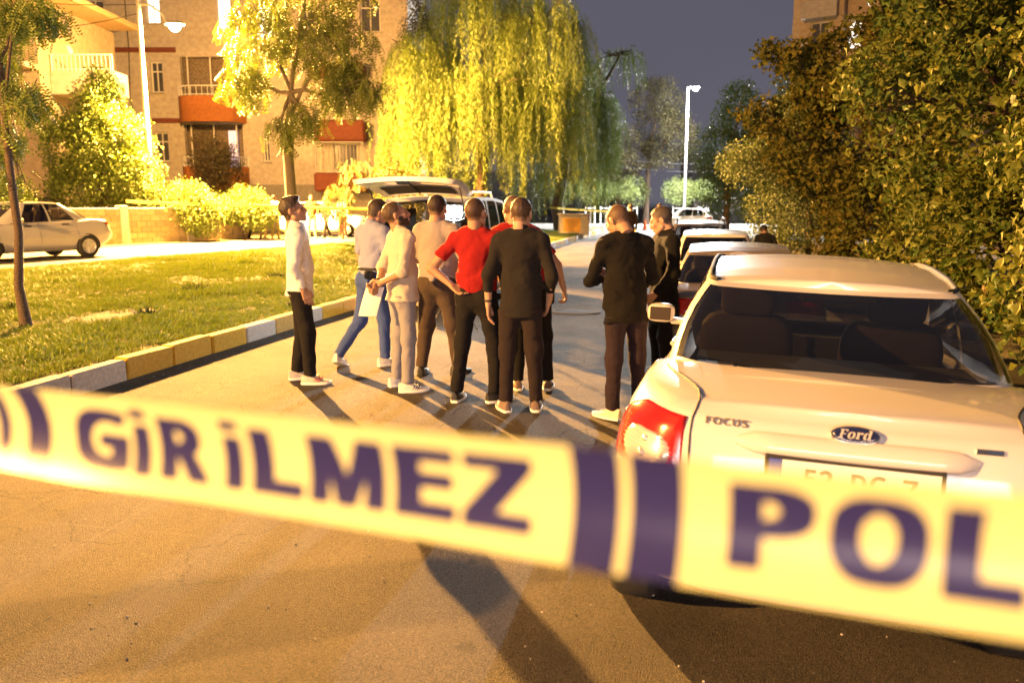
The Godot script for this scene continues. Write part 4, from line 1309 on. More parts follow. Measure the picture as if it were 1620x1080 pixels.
func make_car(label: String, at: Vector3, yaw: float, c: Dictionary) -> Dictionary:
	var t := thing("parked_car", label, "car", at, yaw, c.get("group", ""))
	var prof: Array = c.prof
	var roofp: Array = c.roof
	var rows := []
	for r in c.rows:
		# [t, hw, zr, zf, rxr, rzr]
		var half := outline({"hw": r[1], "zr": r[2], "zf": r[3], "rxr": r[4], "rzr": r[5], "rxf": 0.5, "rzf": 0.4, "br": c.get("br", 0.05)})
		var tt: float = r[0]
		var tail: float = c.get("tail_low", 0.24)
		rows.append(ring(half, func(z):
			var y0 := lerpf(0.2, tail, smoothstep(1.45, 2.05, z))
			return y0 + (pl(prof, z) - y0) * tt))
	var body := MB.new()
	var cell_open: Array = c.get("open", [])
	body.grid(rows, true, true)
	# decks
	var top: PackedVector3Array = rows[-1]
	var n := top.size()
	var hn := n / 2
	var gb: Dictionary = c.base
	var cross := 14
	var bhalf := outline(gb)
	var deck := MB.new()
	for k in hn:
		for i in cross:
			var quad := []
			for e in [[k, i], [k, i + 1], [k + 1, i + 1], [k + 1, i]]:
				var a: Vector3 = top[e[0]]
				var f: float = float(e[1]) / cross * 2.0 - 1.0
				quad.append(Vector3(a.x * f, a.y + 0.018 * (1.0 - f * f), a.z))
			var ctr: Vector3 = (quad[0] + quad[1] + quad[2] + quad[3]) * 0.25
			var inside: bool = absf(ctr.x) < hw_at(bhalf, ctr.z + 0.05) - 0.06 and absf(ctr.x) < hw_at(bhalf, ctr.z - 0.05) - 0.06
			if inside: continue
			if quad[0].distance_to(quad[1]) < 1e-5 and quad[2].distance_to(quad[3]) < 1e-5: continue
			deck.quad(quad[0], quad[3], quad[2], quad[1])
	body.append(deck, Transform3D.IDENTITY)
	weld(body)
	# underside
	var low: PackedVector3Array = rows[0]
	var und := []
	for f in [1.0, 0.0]:
		var row := PackedVector3Array()
		for p in low: row.append(Vector3(p.x * f, p.y - 0.01, p.z))
		und.append(row)
	var um := MB.new()
	um.grid(und, true, false)
	part(t, "underbody", um, MT.rubber)
	# cabin
	var gs := [0.0, 0.06, 0.22, 0.42, 0.62, 0.80, 0.93, 1.0]
	var tp: Dictionary = c.top
	var grows := []
	for g in gs:
		var o := {}
		for k in ["hw", "zr", "zf", "rxr", "rzr", "rxf", "rzf", "br", "bf"]: o[k] = lerpf(gb[k], tp[k], g)
		o.hw += 0.025 * sin(g * PI)
		o.taper = 0.02
		var half := outline(o)
		var hb := outline(gb)
		var ht := outline(tp)
		var row := PackedVector3Array()
		for k in half.size():
			row.append(Vector3(half[k].x, lerpf(pl(prof, hb[k].y) - 0.012, pl(roofp, ht[k].y), g) + 0.012 * sin(g * PI), half[k].y))
		for k in range(half.size() - 2, 0, -1): row.append(Vector3(-row[k].x, row[k].y, row[k].z))
		grows.append(row)
	var N: int = grows[0].size()
	var H := N / 2
	var rear_q: int = c.get("rear_q", NF + 2)
	var sides: Array = c.sides
	var front_q := H - NF - 2
	var glass := {}
	var cab := MB.new()
	for r in gs.size() - 1:
		for q in N:
			var k := q if q < H else N - 1 - q
			var where := ""
			if r >= 1 and r <= gs.size() - 3:
				if k < rear_q: where = "rear_window"
				elif k >= front_q: where = "windscreen"
				else:
					for s in sides.size():
						if k >= sides[s][0] and k < sides[s][1]: where = "side_window%d%s" % [s, "r" if q < H else "l"]
			if c.get("open_rear", false) and where == "rear_window": continue
			if c.get("open_rear", false) and k < rear_q and r <= gs.size() - 3: continue
			var tgt: MB = cab
			if where != "":
				if not glass.has(where): glass[where] = []
				glass[where].append([q, r])
			else:
				var q2 := (q + 1) % N
				tgt.grid([PackedVector3Array([grows[r][q], grows[r][q2]]), PackedVector3Array([grows[r + 1][q], grows[r + 1][q2]])], false, true)
	# smooth the cabin normals from the patch
	for where in glass:
		var m := MB.new()
		for e in glass[where]:
			var q: int = e[0]
			var r: int = e[1]
			var q2 := (q + 1) % N
			m.grid([PackedVector3Array([grows[r][q], grows[r][q2]]), PackedVector3Array([grows[r + 1][q], grows[r + 1][q2]])], false, true)
		weld(m)
		part(t, "rear_window" if where == "rear_window" else ("windscreen" if where == "windscreen" else "side_window"), m, c.get("glass", MT.glass))
	weld(cab)
	# roof
	var rm := MB.new()
	var rr := []
	var tl: PackedVector3Array = grows[-1]
	for k in H + 1:
		var row := PackedVector3Array()
		for i in 13:
			var f := float(i) / 6.0 - 1.0
			row.append(Vector3(tl[k].x * f, tl[k].y + 0.035 * (1.0 - f * f), tl[k].z))
		rr.append(row)
	rm.grid(rr, false, true)
	cab.append(rm, Transform3D.IDENTITY)
	body.append(cab, Transform3D.IDENTITY)
	part(t, "body", body, c.paint)
	# inside
	var im := MB.new()
	var zr2: float = gb.zr - 0.1
	var zf2: float = gb.zf + 0.25
	im.box(Vector3(0, 0.42, (zr2 + zf2) * 0.5), Vector3(gb.hw * 1.7, 0.05, zr2 - zf2))
	im.box(Vector3(0, pl(prof, zr2) - 0.05, zr2 - 0.28), Vector3(gb.hw * 1.62, 0.03, 0.55))
	im.box(Vector3(0, 0.72, zf2 + 0.05), Vector3(gb.hw * 1.75, 0.42, 0.4), Transform3D.IDENTITY, 0.08)
	for s in [-1.0, 1.0]: im.box(Vector3(s * gb.hw * 0.98, 0.66, (zr2 + zf2) * 0.5), Vector3(0.05, 0.5, zr2 - zf2 - 0.5))
	part(t, "interior", im, MT.trim)
	var seat_z: float = (zr2 + zf2) * 0.5 + c.get("seat_shift", -0.15)
	for s in [-1.0, 1.0]:
		var sm := MB.new()
		var tilt := Transform3D(Basis(Vector3.RIGHT, 0.25), Vector3(s * 0.36, 0.55, seat_z + 0.15))
		sm.cushion(Vector3(0, 0.32, 0), Vector3(0.50, 0.72, 0.15), tilt)
		sm.cushion(Vector3(s * 0.36, 0.52, seat_z - 0.1), Vector3(0.50, 0.16, 0.54))
		var so := part(t, "seat", sm, MT.seat)
		sm = MB.new()
		sm.cushion(Vector3(0, 0.79, 0), Vector3(0.28, 0.22, 0.11), tilt)
		part(so, "headrest", sm, MT.seat)
		sm = MB.new()
		for e in [-0.06, 0.06]: sm.tube([tilt * Vector3(e, 0.62, 0), tilt * Vector3(e, 0.7, 0)], [0.007, 0.007], 6)
		part(so, "headrest_post", sm, MT.chrome)
	var bm := MB.new()
	bm.cushion(Vector3(0, 0.72, zr2 - 0.62), Vector3(gb.hw * 1.65, 0.52, 0.16), Transform3D(Basis(Vector3.RIGHT, 0.12), Vector3(0, 0.0, 0.08)), 0.3)
	part(t, "rear_bench", bm, MT.seat)
	var wm := MB.new()
	var ws := []
	for k in 25: ws.append(Vector3(-0.36, 0.9, zf2 + 0.42) + Basis(Vector3.RIGHT, -0.45) * Vector3(cos(TAU * k / 24.0) * 0.185, sin(TAU * k / 24.0) * 0.185, 0))
	wm.tube(ws, [0.014], 6, false)
	part(t, "steering_wheel", wm, MT.rubber)
	# wheels
	for s in [-1.0, 1.0]:
		for z in c.axles:
			var hw: float = c.track
			wheel(t, Vector3(s * (hw - 0.068), c.R, z), c.R, 0.2, c.get("spokes", 7), MT.rim)
			var am := MB.new()
			var disc := []
			for rad in [c.R * 0.9, c.R * 1.15]:
				var row := PackedVector3Array()
				for k in 17:
					var an := PI * k / 16.0 * 1.2 - 0.1 * PI
					row.append(Vector3(s * (hw + 0.004), maxf(0.21, c.R + sin(an) * rad), z + cos(an) * rad))
				disc.append(row)
			am.grid(disc, false, s > 0)
			part(t, "wheel_arch", am, MT.rubber)
	# mirrors
	if c.get("mirrors", true):
		for s in [-1.0, 1.0]:
			var mm := MB.new()
			var mz: float = gb.zf + 0.62
			var my: float = pl(prof, mz) + 0.08
			mm.cushion(Vector3(s * (gb.hw + 0.21), my, mz), Vector3(0.18, 0.125, 0.12), Transform3D.IDENTITY, 0.6)
			mm.box(Vector3(s * (gb.hw + 0.08), my - 0.05, mz), Vector3(0.14, 0.04, 0.07), Transform3D.IDENTITY, 0.015)
			var mo := part(t, "mirror", mm, c.get("mirror_mat", c.paint))
			mm = MB.new()
			mm.box(Vector3(s * (gb.hw + 0.21), my, mz + 0.055), Vector3(0.135, 0.085, 0.016), Transform3D.IDENTITY, 0.005)
			part(mo, "mirror_glass", mm, MT.mirror)
	# bumper strips, handles, shut lines on the sides
	for s in [0, 1]:
		for z in c.get("handles", []):
			var qq := side_q(rows, z)
			var q: float = qq if s == 0 else N - qq
			var p := patch_at(rows, q, rows.size() - 3.6)
			var hm := MB.new()
			hm.box(p + Vector3(0.018 * signf(p.x), 0, 0), Vector3(0.03, 0.035, 0.2), Transform3D.IDENTITY, 0.012)
			part(t, "door_handle", hm, c.get("handle_mat", c.paint))
		for z in c.get("shuts", []):
			var qq := side_q(rows, z)
			var q: float = qq if s == 0 else N - qq
			var pts := []
			for k in 9: pts.append(patch_at(rows, q, lerpf(1.6, rows.size() - 1.2, k / 8.0)))
			var sm := MB.new()
			sm.tube(pts, [0.004], 4, false)
			part(t, "door_seam", sm, MT.dark)
	return {"node": t, "rows": rows, "N": N, "grows": grows, "H": H}

func hw_at(half: Array, z: float) -> float:
	for k in half.size() - 1:
		if half[k].y >= z and half[k + 1].y < z: return lerpf(half[k].x, half[k + 1].x, (half[k].y - z) / maxf(1e-6, half[k].y - half[k + 1].y))
	return 0.0

func side_q(rows: Array, z: float) -> float:
	var r: PackedVector3Array = rows[rows.size() / 2]
	for k in range(NF + NC, NF + NC + NS):
		if r[k].z >= z and r[k + 1].z < z: return k + (r[k].z - z) / (r[k].z - r[k + 1].z)
	return NF + NC + NS * 0.5

func weld(m: MB) -> void:
	var acc := {}
	for k in m.v.size():
		var key := (m.v[k] * 2000.0).round()
		acc[key] = acc.get(key, Vector3.ZERO) + m.n[k]
	for k in m.v.size(): m.n[k] = acc[(m.v[k] * 2000.0).round()].normalized()

func car_materials() -> void:
	var g := StandardMaterial3D.new()
	g.albedo_color = Color(0.045, 0.05, 0.045, 0.70); g.roughness = 0.04; g.transparency = BaseMaterial3D.TRANSPARENCY_ALPHA
	MT.glass = g
	MT.trim = M(0.03, 0.028, 0.026, 0.85)
	MT.seat = tri_tex(M(0.075, 0.05, 0.037, 0.9), T.weave, 3.0)
	MT.chrome = M(0.75, 0.74, 0.72, 0.16, 1.0)
	MT.rim = M(0.55, 0.55, 0.55, 0.32, 0.7)
	MT.red_lens = paint(0.42, 0.012, 0.008)
	MT.red_lens.roughness = 0.15
	MT.clear_lens = paint(0.62, 0.58, 0.55)
	MT.clear_lens.metallic = 0.35; MT.clear_lens.roughness = 0.2
	MT.amber = paint(0.6, 0.2, 0.02)
	MT.plate = M(0.72, 0.72, 0.70, 0.45)
	MT.mirror = M(0.05, 0.04, 0.035, 0.12)
	MT.letter = M(0.62, 0.58, 0.54, 0.3, 0.25)
	MT.model_letter = M(0.22, 0.18, 0.15, 0.3, 0.6)
	MT.blue = M(0.02, 0.03, 0.32, 0.4)

func sedan_rows(L: float, hw: float) -> Array:
	var r := L * 0.5
	return [[0.0, hw - 0.14, r - 0.16, -r + 0.16, 0.32, 0.30], [0.08, hw - 0.06, r - 0.07, -r + 0.07, 0.32, 0.30], [0.2, hw - 0.02, r - 0.02, -r + 0.02, 0.31, 0.30], [0.40, hw - 0.002, r, -r, 0.30, 0.30], [0.50, hw, r - 0.005, -r + 0.01, 0.30, 0.30], [0.535, hw - 0.003, r - 0.035, -r + 0.02, 0.30, 0.30],
		[0.6, hw - 0.008, r - 0.050, -r + 0.03, 0.30, 0.30], [0.75, hw - 0.02, r - 0.068, -r + 0.05, 0.29, 0.32], [0.88, hw - 0.045, r - 0.085, -r + 0.09, 0.27, 0.34], [0.945, hw - 0.075, r - 0.10, -r + 0.13, 0.25, 0.36], [0.975, hw - 0.095, r - 0.118, -r + 0.16, 0.24, 0.36], [1.0, hw - 0.12, r - 0.16, -r + 0.22, 0.22, 0.34]]

func lights_pair(C: Dictionary, q0: float, q1: float, r0: float, r1: float, mt: Material, called := "tail_light") -> void:
	for s in [0, 1]:
		var N: int = C.N
		var fn := func(t): return [q0, q1] if s == 0 else [N - q1, N - q0]
		part(C.node, called, body_patch(C.rows, fn, r0, r1, 0.006, 8, 6), mt)

func number_plate(t: Node3D, at: Vector3, tilt: float, txt: String) -> void:
	var xf := Transform3D(Basis(Vector3.RIGHT, tilt), at)
	var m := MB.new()
	m.box(Vector3.ZERO, Vector3(0.545, 0.142, 0.012), xf, 0.005)
	var o := part(t, "plate_holder", m, MT.rubber)
	m = MB.new()
	m.box(Vector3(0.02, 0, 0.005), Vector3(0.475, 0.108, 0.006), xf)
	part(o, "number_plate", m, MT.plate)
	m = MB.new()
	m.box(Vector3(-0.239, 0, 0.0052), Vector3(0.04, 0.108, 0.006), xf)
	part(o, "blue_band", m, MT.blue)
	if txt != "":
		var tm := part(o, "plate_text", text_mesh(txt, 0.085, 0.002, true), MT.dark)
		tm.transform = xf * Transform3D(Basis.IDENTITY, Vector3(0.02, 0, 0.0095))

func build_cars() -> void:
	car_materials()
	# ---------------- white saloon in front
	var white := paint(0.56, 0.54, 0.53)
	white.roughness = 0.45
	var prof := [[2.25, 1.06], [2.12, 1.085], [2.0, 1.105], [1.75, 1.125], [1.5, 1.13], [1.1, 1.06], [0.6, 1.01], [0.0, 0.985], [-0.8, 0.97], [-1.15, 0.98], [-1.6, 0.92], [-2.0, 0.80], [-2.25, 0.66]]
	var roof := [[1.3, 1.36], [0.95, 1.40], [0.6, 1.445], [0.2, 1.468], [-0.1, 1.472], [-0.35, 1.458], [-0.6, 1.43]]
	var spec := {"prof": prof, "roof": roof, "rows": sedan_rows(4.48, 0.835), "paint": white,
		"base": {"hw": 0.70, "zr": 1.63, "zf": -1.2, "rxr": 0.20, "rzr": 0.42, "rxf": 0.2, "rzf": 0.5, "br": 0.10, "bf": 0.15}, "top": {"hw": 0.56, "zr": 0.90, "zf": -0.35, "rxr": 0.10, "rzr": 0.10, "rxf": 0.1, "rzf": 0.12, "br": 0.05, "bf": 0.06},
		"sides": [[NF + NC + 1, NF + NC + 11], [NF + NC + 12, NF + NC + NS - 2]], "axles": [1.31, -1.33], "track": 0.82, "R": 0.315, "handles": [0.75, -0.35], "shuts": [1.0, -0.1, -1.05], "seat_shift": -0.2, "tail_low": 0.40, "rear_q": NF + 4}
	var C := make_car("white saloon car parked nearest with a blue oval badge on the boot", Vector3(0.675, -0.085, -4.885), -4.2, spec)
	C.node.rotation.z = -0.032
	var t: Node3D = C.node
	var rows: Array = C.rows
	var N: int = C.N
	# tail lamps with an oval clear lens
	for s in [0, 1]:
		var fn := func(tt):
			var inn := lerpf(7.25, 7.7, tt)
			var outr := lerpf(NF + NC + 0.3, NF + 3.6, pow(tt, 1.8))
			return [inn, outr] if s == 0 else [N - outr, N - inn]
		var lo := part(t, "tail_light", body_patch(rows, fn, 6.1, 9.25, 0.012, 14, 14), MT.red_lens)
		var gn := func(tt):
			var w := 1.75 * sqrt(maxf(0.0, 1.0 - pow(tt * 2.0 - 1.0, 2.0)))
			return [9.7 - w, 9.7 + w * 1.25] if s == 0 else [N - 9.7 - w * 1.25, N - 9.7 + w]
		part(lo, "reversing_lens", body_patch(rows, gn, 6.35, 7.75, 0.019, 10, 14), MT.clear_lens)
		var bl := MB.new()
		for e in [[9.9, 6.85, 0.014], [9.8, 7.35, 0.011]]:
			var q: float = e[0] if s == 0 else N - e[0]
			bl.lathe([Vector2(0, 0.006), Vector2(e[2], 0.004), Vector2(e[2] * 1.2, -0.004)], 14, Transform3D(Basis(Quaternion(Vector3.UP, patch_n(rows, q, e[1]))), patch_at(rows, q, e[1]) + patch_n(rows, q, e[1]) * 0.021))
		part(lo, "bulb_dome", bl, MT.clear_lens)
		var gl := MB.new()
		for k in 9:
			var rr := lerpf(6.45, 7.6, k / 8.0)
			var w := 1.6 * sqrt(maxf(0.02, 1.0 - pow((rr - 7.05) / 0.7, 2.0)))
			var pp := []
			for i in 7:
				var q := lerpf(9.7 - w, 9.7 + w * 1.2, i / 6.0)
				if s == 1: q = N - q
				pp.append(patch_at(rows, q, rr) + patch_n(rows, q, rr) * 0.019)
			gl.tube(pp, [0.0016], 4, false)
		part(lo, "lens_ribs", gl, MT.clear_lens)
	# boot shut line
	for s in [0, 1]:
		var pts := []
		for k in 15:
			var rr := lerpf(5.6, 10.9, k / 14.0)
			var q := lerpf(7.1, 7.5, clampf((rr - 6.1) / 3.1, 0.0, 1.0))
			if s == 1: q = N - q
			pts.append(patch_at(rows, q, rr) + patch_n(rows, q, rr) * 0.0015)
		var sgn := signf(pts[0].x)
		var zlip: Vector3 = pts[14]
		for k in 9:
			var zz := lerpf(zlip.z - 0.03, 1.56, k / 8.0)
			var xx := lerpf(absf(zlip.x), 0.66, smoothstep(0.0, 1.0, k / 8.0))
			pts.append(Vector3(sgn * xx, pl(prof, zz) + 0.018 * (1.0 - pow(xx / 0.715, 2.0)) + 0.001, zz))
		var sm := MB.new()
		sm.tube(pts, [0.0035], 5, false)
		part(t, "boot_seam", sm, MT.dark)
		# dark gutter along the roof
		var gp := []
		for k in range(NF + 3, C.H - NF - 3):
			var p: Vector3 = C.grows[-1][k]
			gp.append(Vector3(p.x * (1.0 if s == 0 else -1.0) * 0.985, p.y + 0.004, p.z))
		sm = MB.new()
		sm.tube(gp, [0.014], 6, false)
		part(t, "roof_trim", sm, MT.rubber)
	# black border inside the rear glass
	var bor := MB.new()
	for s in [-1.0, 1.0]:
		var g := [PackedVector3Array(), PackedVector3Array()]
		for r in range(0, 8):
			var a: Vector3 = C.grows[r][NF + 4]
			var b: Vector3 = C.grows[r][NF + 3]
			g[0].append(Vector3(a.x * s, a.y, a.z - 0.01)); g[1].append(Vector3(b.x * s, b.y, b.z - 0.01))
		bor.grid(g, false, s > 0)
	part(t, "glass_border", bor, MT.dark)
	var hb := MB.new()
	hb.box(Vector3(0.03, 1.365, 0.93), Vector3(0.34, 0.035, 0.1), Transform3D.IDENTITY, 0.015)
	part(t, "brake_light", hb, MT.trim)
	# badge
	var nrm := patch_n(rows, 0.0, 9.0)
	var bx := Transform3D(Basis(Vector3.RIGHT, nrm.cross(Vector3.RIGHT).normalized() * -1.0, nrm), patch_at(rows, 0.0, 9.2) + nrm * 0.009)
	bx.basis = Basis(Vector3.RIGHT, nrm.cross(Vector3.RIGHT).normalized(), nrm)
	var el := func(a: float, b: float, z0: float, z1: float) -> MB:
		var q := MB.new()
		q.lathe([Vector2(1.04, z0), Vector2(1.0, z1 * 0.8 + z0 * 0.2), Vector2(0.95, z1), Vector2(0.0, z1 * 1.05)], 40, bx * Transform3D(Basis(Vector3(a, 0, 0), Vector3(0, 0, 1), Vector3(0, -b, 0)), Vector3.ZERO))
		return q
	var bo := part(t, "badge", el.call(0.076, 0.030, -0.01, 0.007), MT.chrome)
	part(bo, "badge_face", el.call(0.069, 0.0245, 0.004, 0.0085), M(0.012, 0.016, 0.07, 0.25))
	part(bo, "badge_line", el.call(0.0655, 0.0218, 0.006, 0.0093), MT.chrome)
	part(bo, "badge_ground", el.call(0.0635, 0.0200, 0.007, 0.0099), M(0.012, 0.016, 0.07, 0.25))
	var ft := part(bo, "badge_text", text_mesh("Ford", 0.040, 0.002, true, true), MT.letter)
	ft.transform = bx * Transform3D(Basis(Vector3(1.05, 0, 0), Vector3(0.28, 1, 0), Vector3(0, 0, 1)), Vector3(0, 0.001, 0.0116))
	# model lettering
	var fl := part(t, "lettering", text_mesh("FOCUS", 0.034, 0.004, true), MT.model_letter)
	var q1 := N - 5.75
	var n1 := patch_n(rows, q1, 8.75)
	fl.transform = Transform3D(Basis(n1.cross(Vector3.UP).normalized() * -1.0, Vector3.UP, n1), patch_at(rows, q1, 9.1) + n1 * 0.003)
	fl.basis = Basis(Vector3.UP.cross(n1).normalized() * 1.35, n1.cross(Vector3.UP.cross(n1).normalized()), n1)
	var n2 := patch_n(rows, 5.6, 8.8)
	var x2 := Vector3.UP.cross(n2).normalized()
	var tb := MB.new()
	tb.box(Vector3.ZERO, Vector3(0.085, 0.017, 0.006), Transform3D(Basis(x2, n2.cross(x2), n2), patch_at(rows, 5.6, 8.8) + n2 * 0.003), 0.003)
	var to := part(t, "trim_badge", tb, MT.chrome)
	var tt2 := part(to, "trim_text", text_mesh("TDCi", 0.016, 0.001, true), MT.dark)
	tt2.transform = Transform3D(Basis(x2, n2.cross(x2), n2), patch_at(rows, 5.6, 8.8) + n2 * 0.0068 - x2 * 0.02)
	# grip bar over the plate
	var pb := patch_at(rows, 0.0, 7.98)
	var bar := MB.new()
	var brs := []
	for k in 13:
		var f := k / 6.0 - 1.0
		var row := PackedVector3Array()
		var tap := sqrt(maxf(0.0, 1.0 - pow(absf(f), 10.0)))
		for e in [[-0.004, 0.040], [0.012, 0.034], [0.030, 0.012], [0.034, -0.014], [0.026, -0.03], [-0.004, -0.034]]:
			row.append(Vector3(f * 0.37, pb.y + e[1] * (0.35 + 0.65 * tap), pb.z - 0.05 * pow(f * 0.37 / 0.92, 2.0) + e[0] * tap))
		brs.append(row)
	bar.grid(brs, false, true)
	part(t, "grip_bar", bar, white)
	var pp2 := patch_at(rows, 0.0, 7.05)
	number_plate(t, Vector3(0.0, pp2.y - 0.006, pp2.z + 0.014), -0.12, "52  DC  7")
	# ---------------- the cars parked ahead of it
	var olive := paint(0.26, 0.215, 0.16)
	olive.metallic = 0.5
	var s2: Dictionary = spec.duplicate()
	s2.merge({"rows": sedan_rows(4.48, 0.87), "track": 0.855, "paint": olive, "group": "", "seat_shift": -0.1}, true)
	var C2 := make_car("dark brown saloon parked ahead of the white saloon", Vector3(0.60, -0.245, -10.4), -2.0, s2)
	lights_pair(C2, 5.0, NF + NC - 1.0, 6.4, 9.0, MT.red_lens)
	number_plate(C2.node, Vector3(0, 0.78, 2.185), -0.1, "")
	var sp := MB.new()
	sp.box(Vector3(0, 1.375, 0.88), Vector3(0.9, 0.03, 0.08), Transform3D.IDENTITY, 0.012)
	part(C2.node, "sun_strip", sp, MT.dark)
	var hprof := [[2.0, 0.96], [1.8, 0.99], [1.4, 1.0], [0.6, 0.97], [-0.8, 0.93], [-1.1, 0.94], [-1.6, 0.86], [-1.9, 0.72]]
	var hroof := [[1.9, 1.36], [1.5, 1.43], [0.8, 1.47], [0.1, 1.48], [-0.4, 1.44]]
	var hatch := {"prof": hprof, "roof": hroof, "rows": sedan_rows(3.95, 0.84), "paint": paint(0.66, 0.60, 0.52),
		"base": {"hw": 0.70, "zr": 1.80, "zf": -1.15, "rxr": 0.18, "rzr": 0.3, "rxf": 0.2, "rzf": 0.5, "br": 0.06, "bf": 0.15}, "top": {"hw": 0.56, "zr": 1.42, "zf": -0.3, "rxr": 0.10, "rzr": 0.15, "rxf": 0.1, "rzf": 0.12, "br": 0.05, "bf": 0.06},
		"sides": [[NF + NC + 1, NF + NC + 11], [NF + NC + 12, NF + NC + NS - 2]], "axles": [1.2, -1.25], "track": 0.825, "R": 0.29, "handles": [0.6, -0.3], "shuts": [0.9, -0.1, -1.0]}
	var C3 := make_car("cream hatchback with a roof aerial parked ahead of the dark brown saloon", Vector3(0.50, -0.25, -16.2), -1.0, hatch)
	lights_pair(C3, 5.5, NF + NC - 1.0, 6.4, 10.2, MT.red_lens)
	number_plate(C3.node, Vector3(0, 0.72, 1.93), -0.1, "")
	var an := MB.new()
	an.tube([Vector3(0.05, 1.5, 1.1), Vector3(0.05, 1.78, 1.3)], [0.006, 0.003], 5)
	part(C3.node, "aerial", an, MT.dark)
	var suv: Dictionary = hatch.duplicate()
	suv.merge({"prof": [[2.2, 1.06], [1.4, 1.1], [0.6, 1.06], [-0.8, 1.02], [-1.1, 1.04], [-1.7, 0.98], [-2.1, 0.8]], "roof": [[2.0, 1.46], [1.5, 1.52], [0.8, 1.55], [0.1, 1.55], [-0.4, 1.50]], "rows": sedan_rows(4.3, 0.88), "paint": paint(0.30, 0.24, 0.20), "R": 0.33, "track": 0.865}, true)
	suv.base = {"hw": 0.75, "zr": 1.95, "zf": -1.15, "rxr": 0.18, "rzr": 0.3, "rxf": 0.2, "rzf": 0.5, "br": 0.06, "bf": 0.15}
	suv.top = {"hw": 0.62, "zr": 1.72, "zf": -0.4, "rxr": 0.10, "rzr": 0.15, "rxf": 0.1, "rzf": 0.12, "br": 0.05, "bf": 0.06}
	var C4 := make_car("brown tall estate car with roof rails at the head of the parked row", Vector3(0.30, -0.25, -22.4), 0.0, suv)
	lights_pair(C4, 5.5, NF + NC - 1.0, 6.4, 10.2, MT.red_lens)
	number_plate(C4.node, Vector3(0, 0.75, 2.1), -0.1, "")
	for s in [-1.0, 1.0]:
		var rl := MB.new()
		rl.tube([Vector3(s * 0.56, 1.52, 1.5), Vector3(s * 0.57, 1.62, 1.3), Vector3(s * 0.57, 1.64, 0.4), Vector3(s * 0.56, 1.62, -0.2), Vector3(s * 0.55, 1.54, -0.35)], [0.02], 6)
		part(C4.node, "roof_rail", rl, MT.chrome)
	# car crossing at the junction
	var C5 := make_car("pale hatchback standing across the road at the junction", Vector3(-0.2, 0.0, -60.5), 80.0, hatch)
	lights_pair(C5, 5.5, NF + NC - 1.0, 6.4, 10.2, MT.red_lens)
	# ---------------- silver saloon on the side street
	var lprof := [[2.1, 0.90], [1.95, 0.97], [1.5, 1.0], [1.0, 0.96], [0.2, 0.92], [-0.8, 0.89], [-1.1, 0.9], [-1.6, 0.84], [-2.1, 0.66]]
	var lroof := [[1.2, 1.33], [0.8, 1.39], [0.2, 1.42], [-0.3, 1.41], [-0.6, 1.37]]
	var lada: Dictionary = spec.duplicate()
	lada.merge({"prof": lprof, "roof": lroof, "rows": sedan_rows(4.25, 0.84), "paint": paint(0.42, 0.40, 0.36), "track": 0.825, "R": 0.29, "axles": [1.25, -1.24], "handles": [0.72, -0.3], "shuts": [1.0, 0.0, -1.0], "spokes": 12, "handle_mat": MT.rubber,
		"base": {"hw": 0.70, "zr": 1.55, "zf": -1.15, "rxr": 0.20, "rzr": 0.42, "rxf": 0.2, "rzf": 0.5, "br": 0.10, "bf": 0.15}, "top": {"hw": 0.55, "zr": 0.78, "zf": -0.4, "rxr": 0.10, "rzr": 0.12, "rxf": 0.1, "rzf": 0.12, "br": 0.05, "bf": 0.06}}, true)
	var C6 := make_car("old silver saloon with small wheels parked on the side street", Vector3(-16.62, 0.355, -18.05), 162.0, lada)
	lights_pair(C6, 5.5, NF + NC - 1.0, 7.0, 9.2, MT.red_lens)
	# white car behind the onlookers
	var far_white: Dictionary = hatch.duplicate()
	far_white.merge({"paint": paint(0.72, 0.70, 0.66)}, true)
	var C7 := make_car("white hatchback parked behind the onlookers under the street tree", Vector3(-15.75, 0.37, -34.2), -84.0, far_white)
	lights_pair(C7, C7.H - 6.5, C7.H - NF - 2.0, 7.0, 9.6, MT.clear_lens, "headlight")
	build_van()

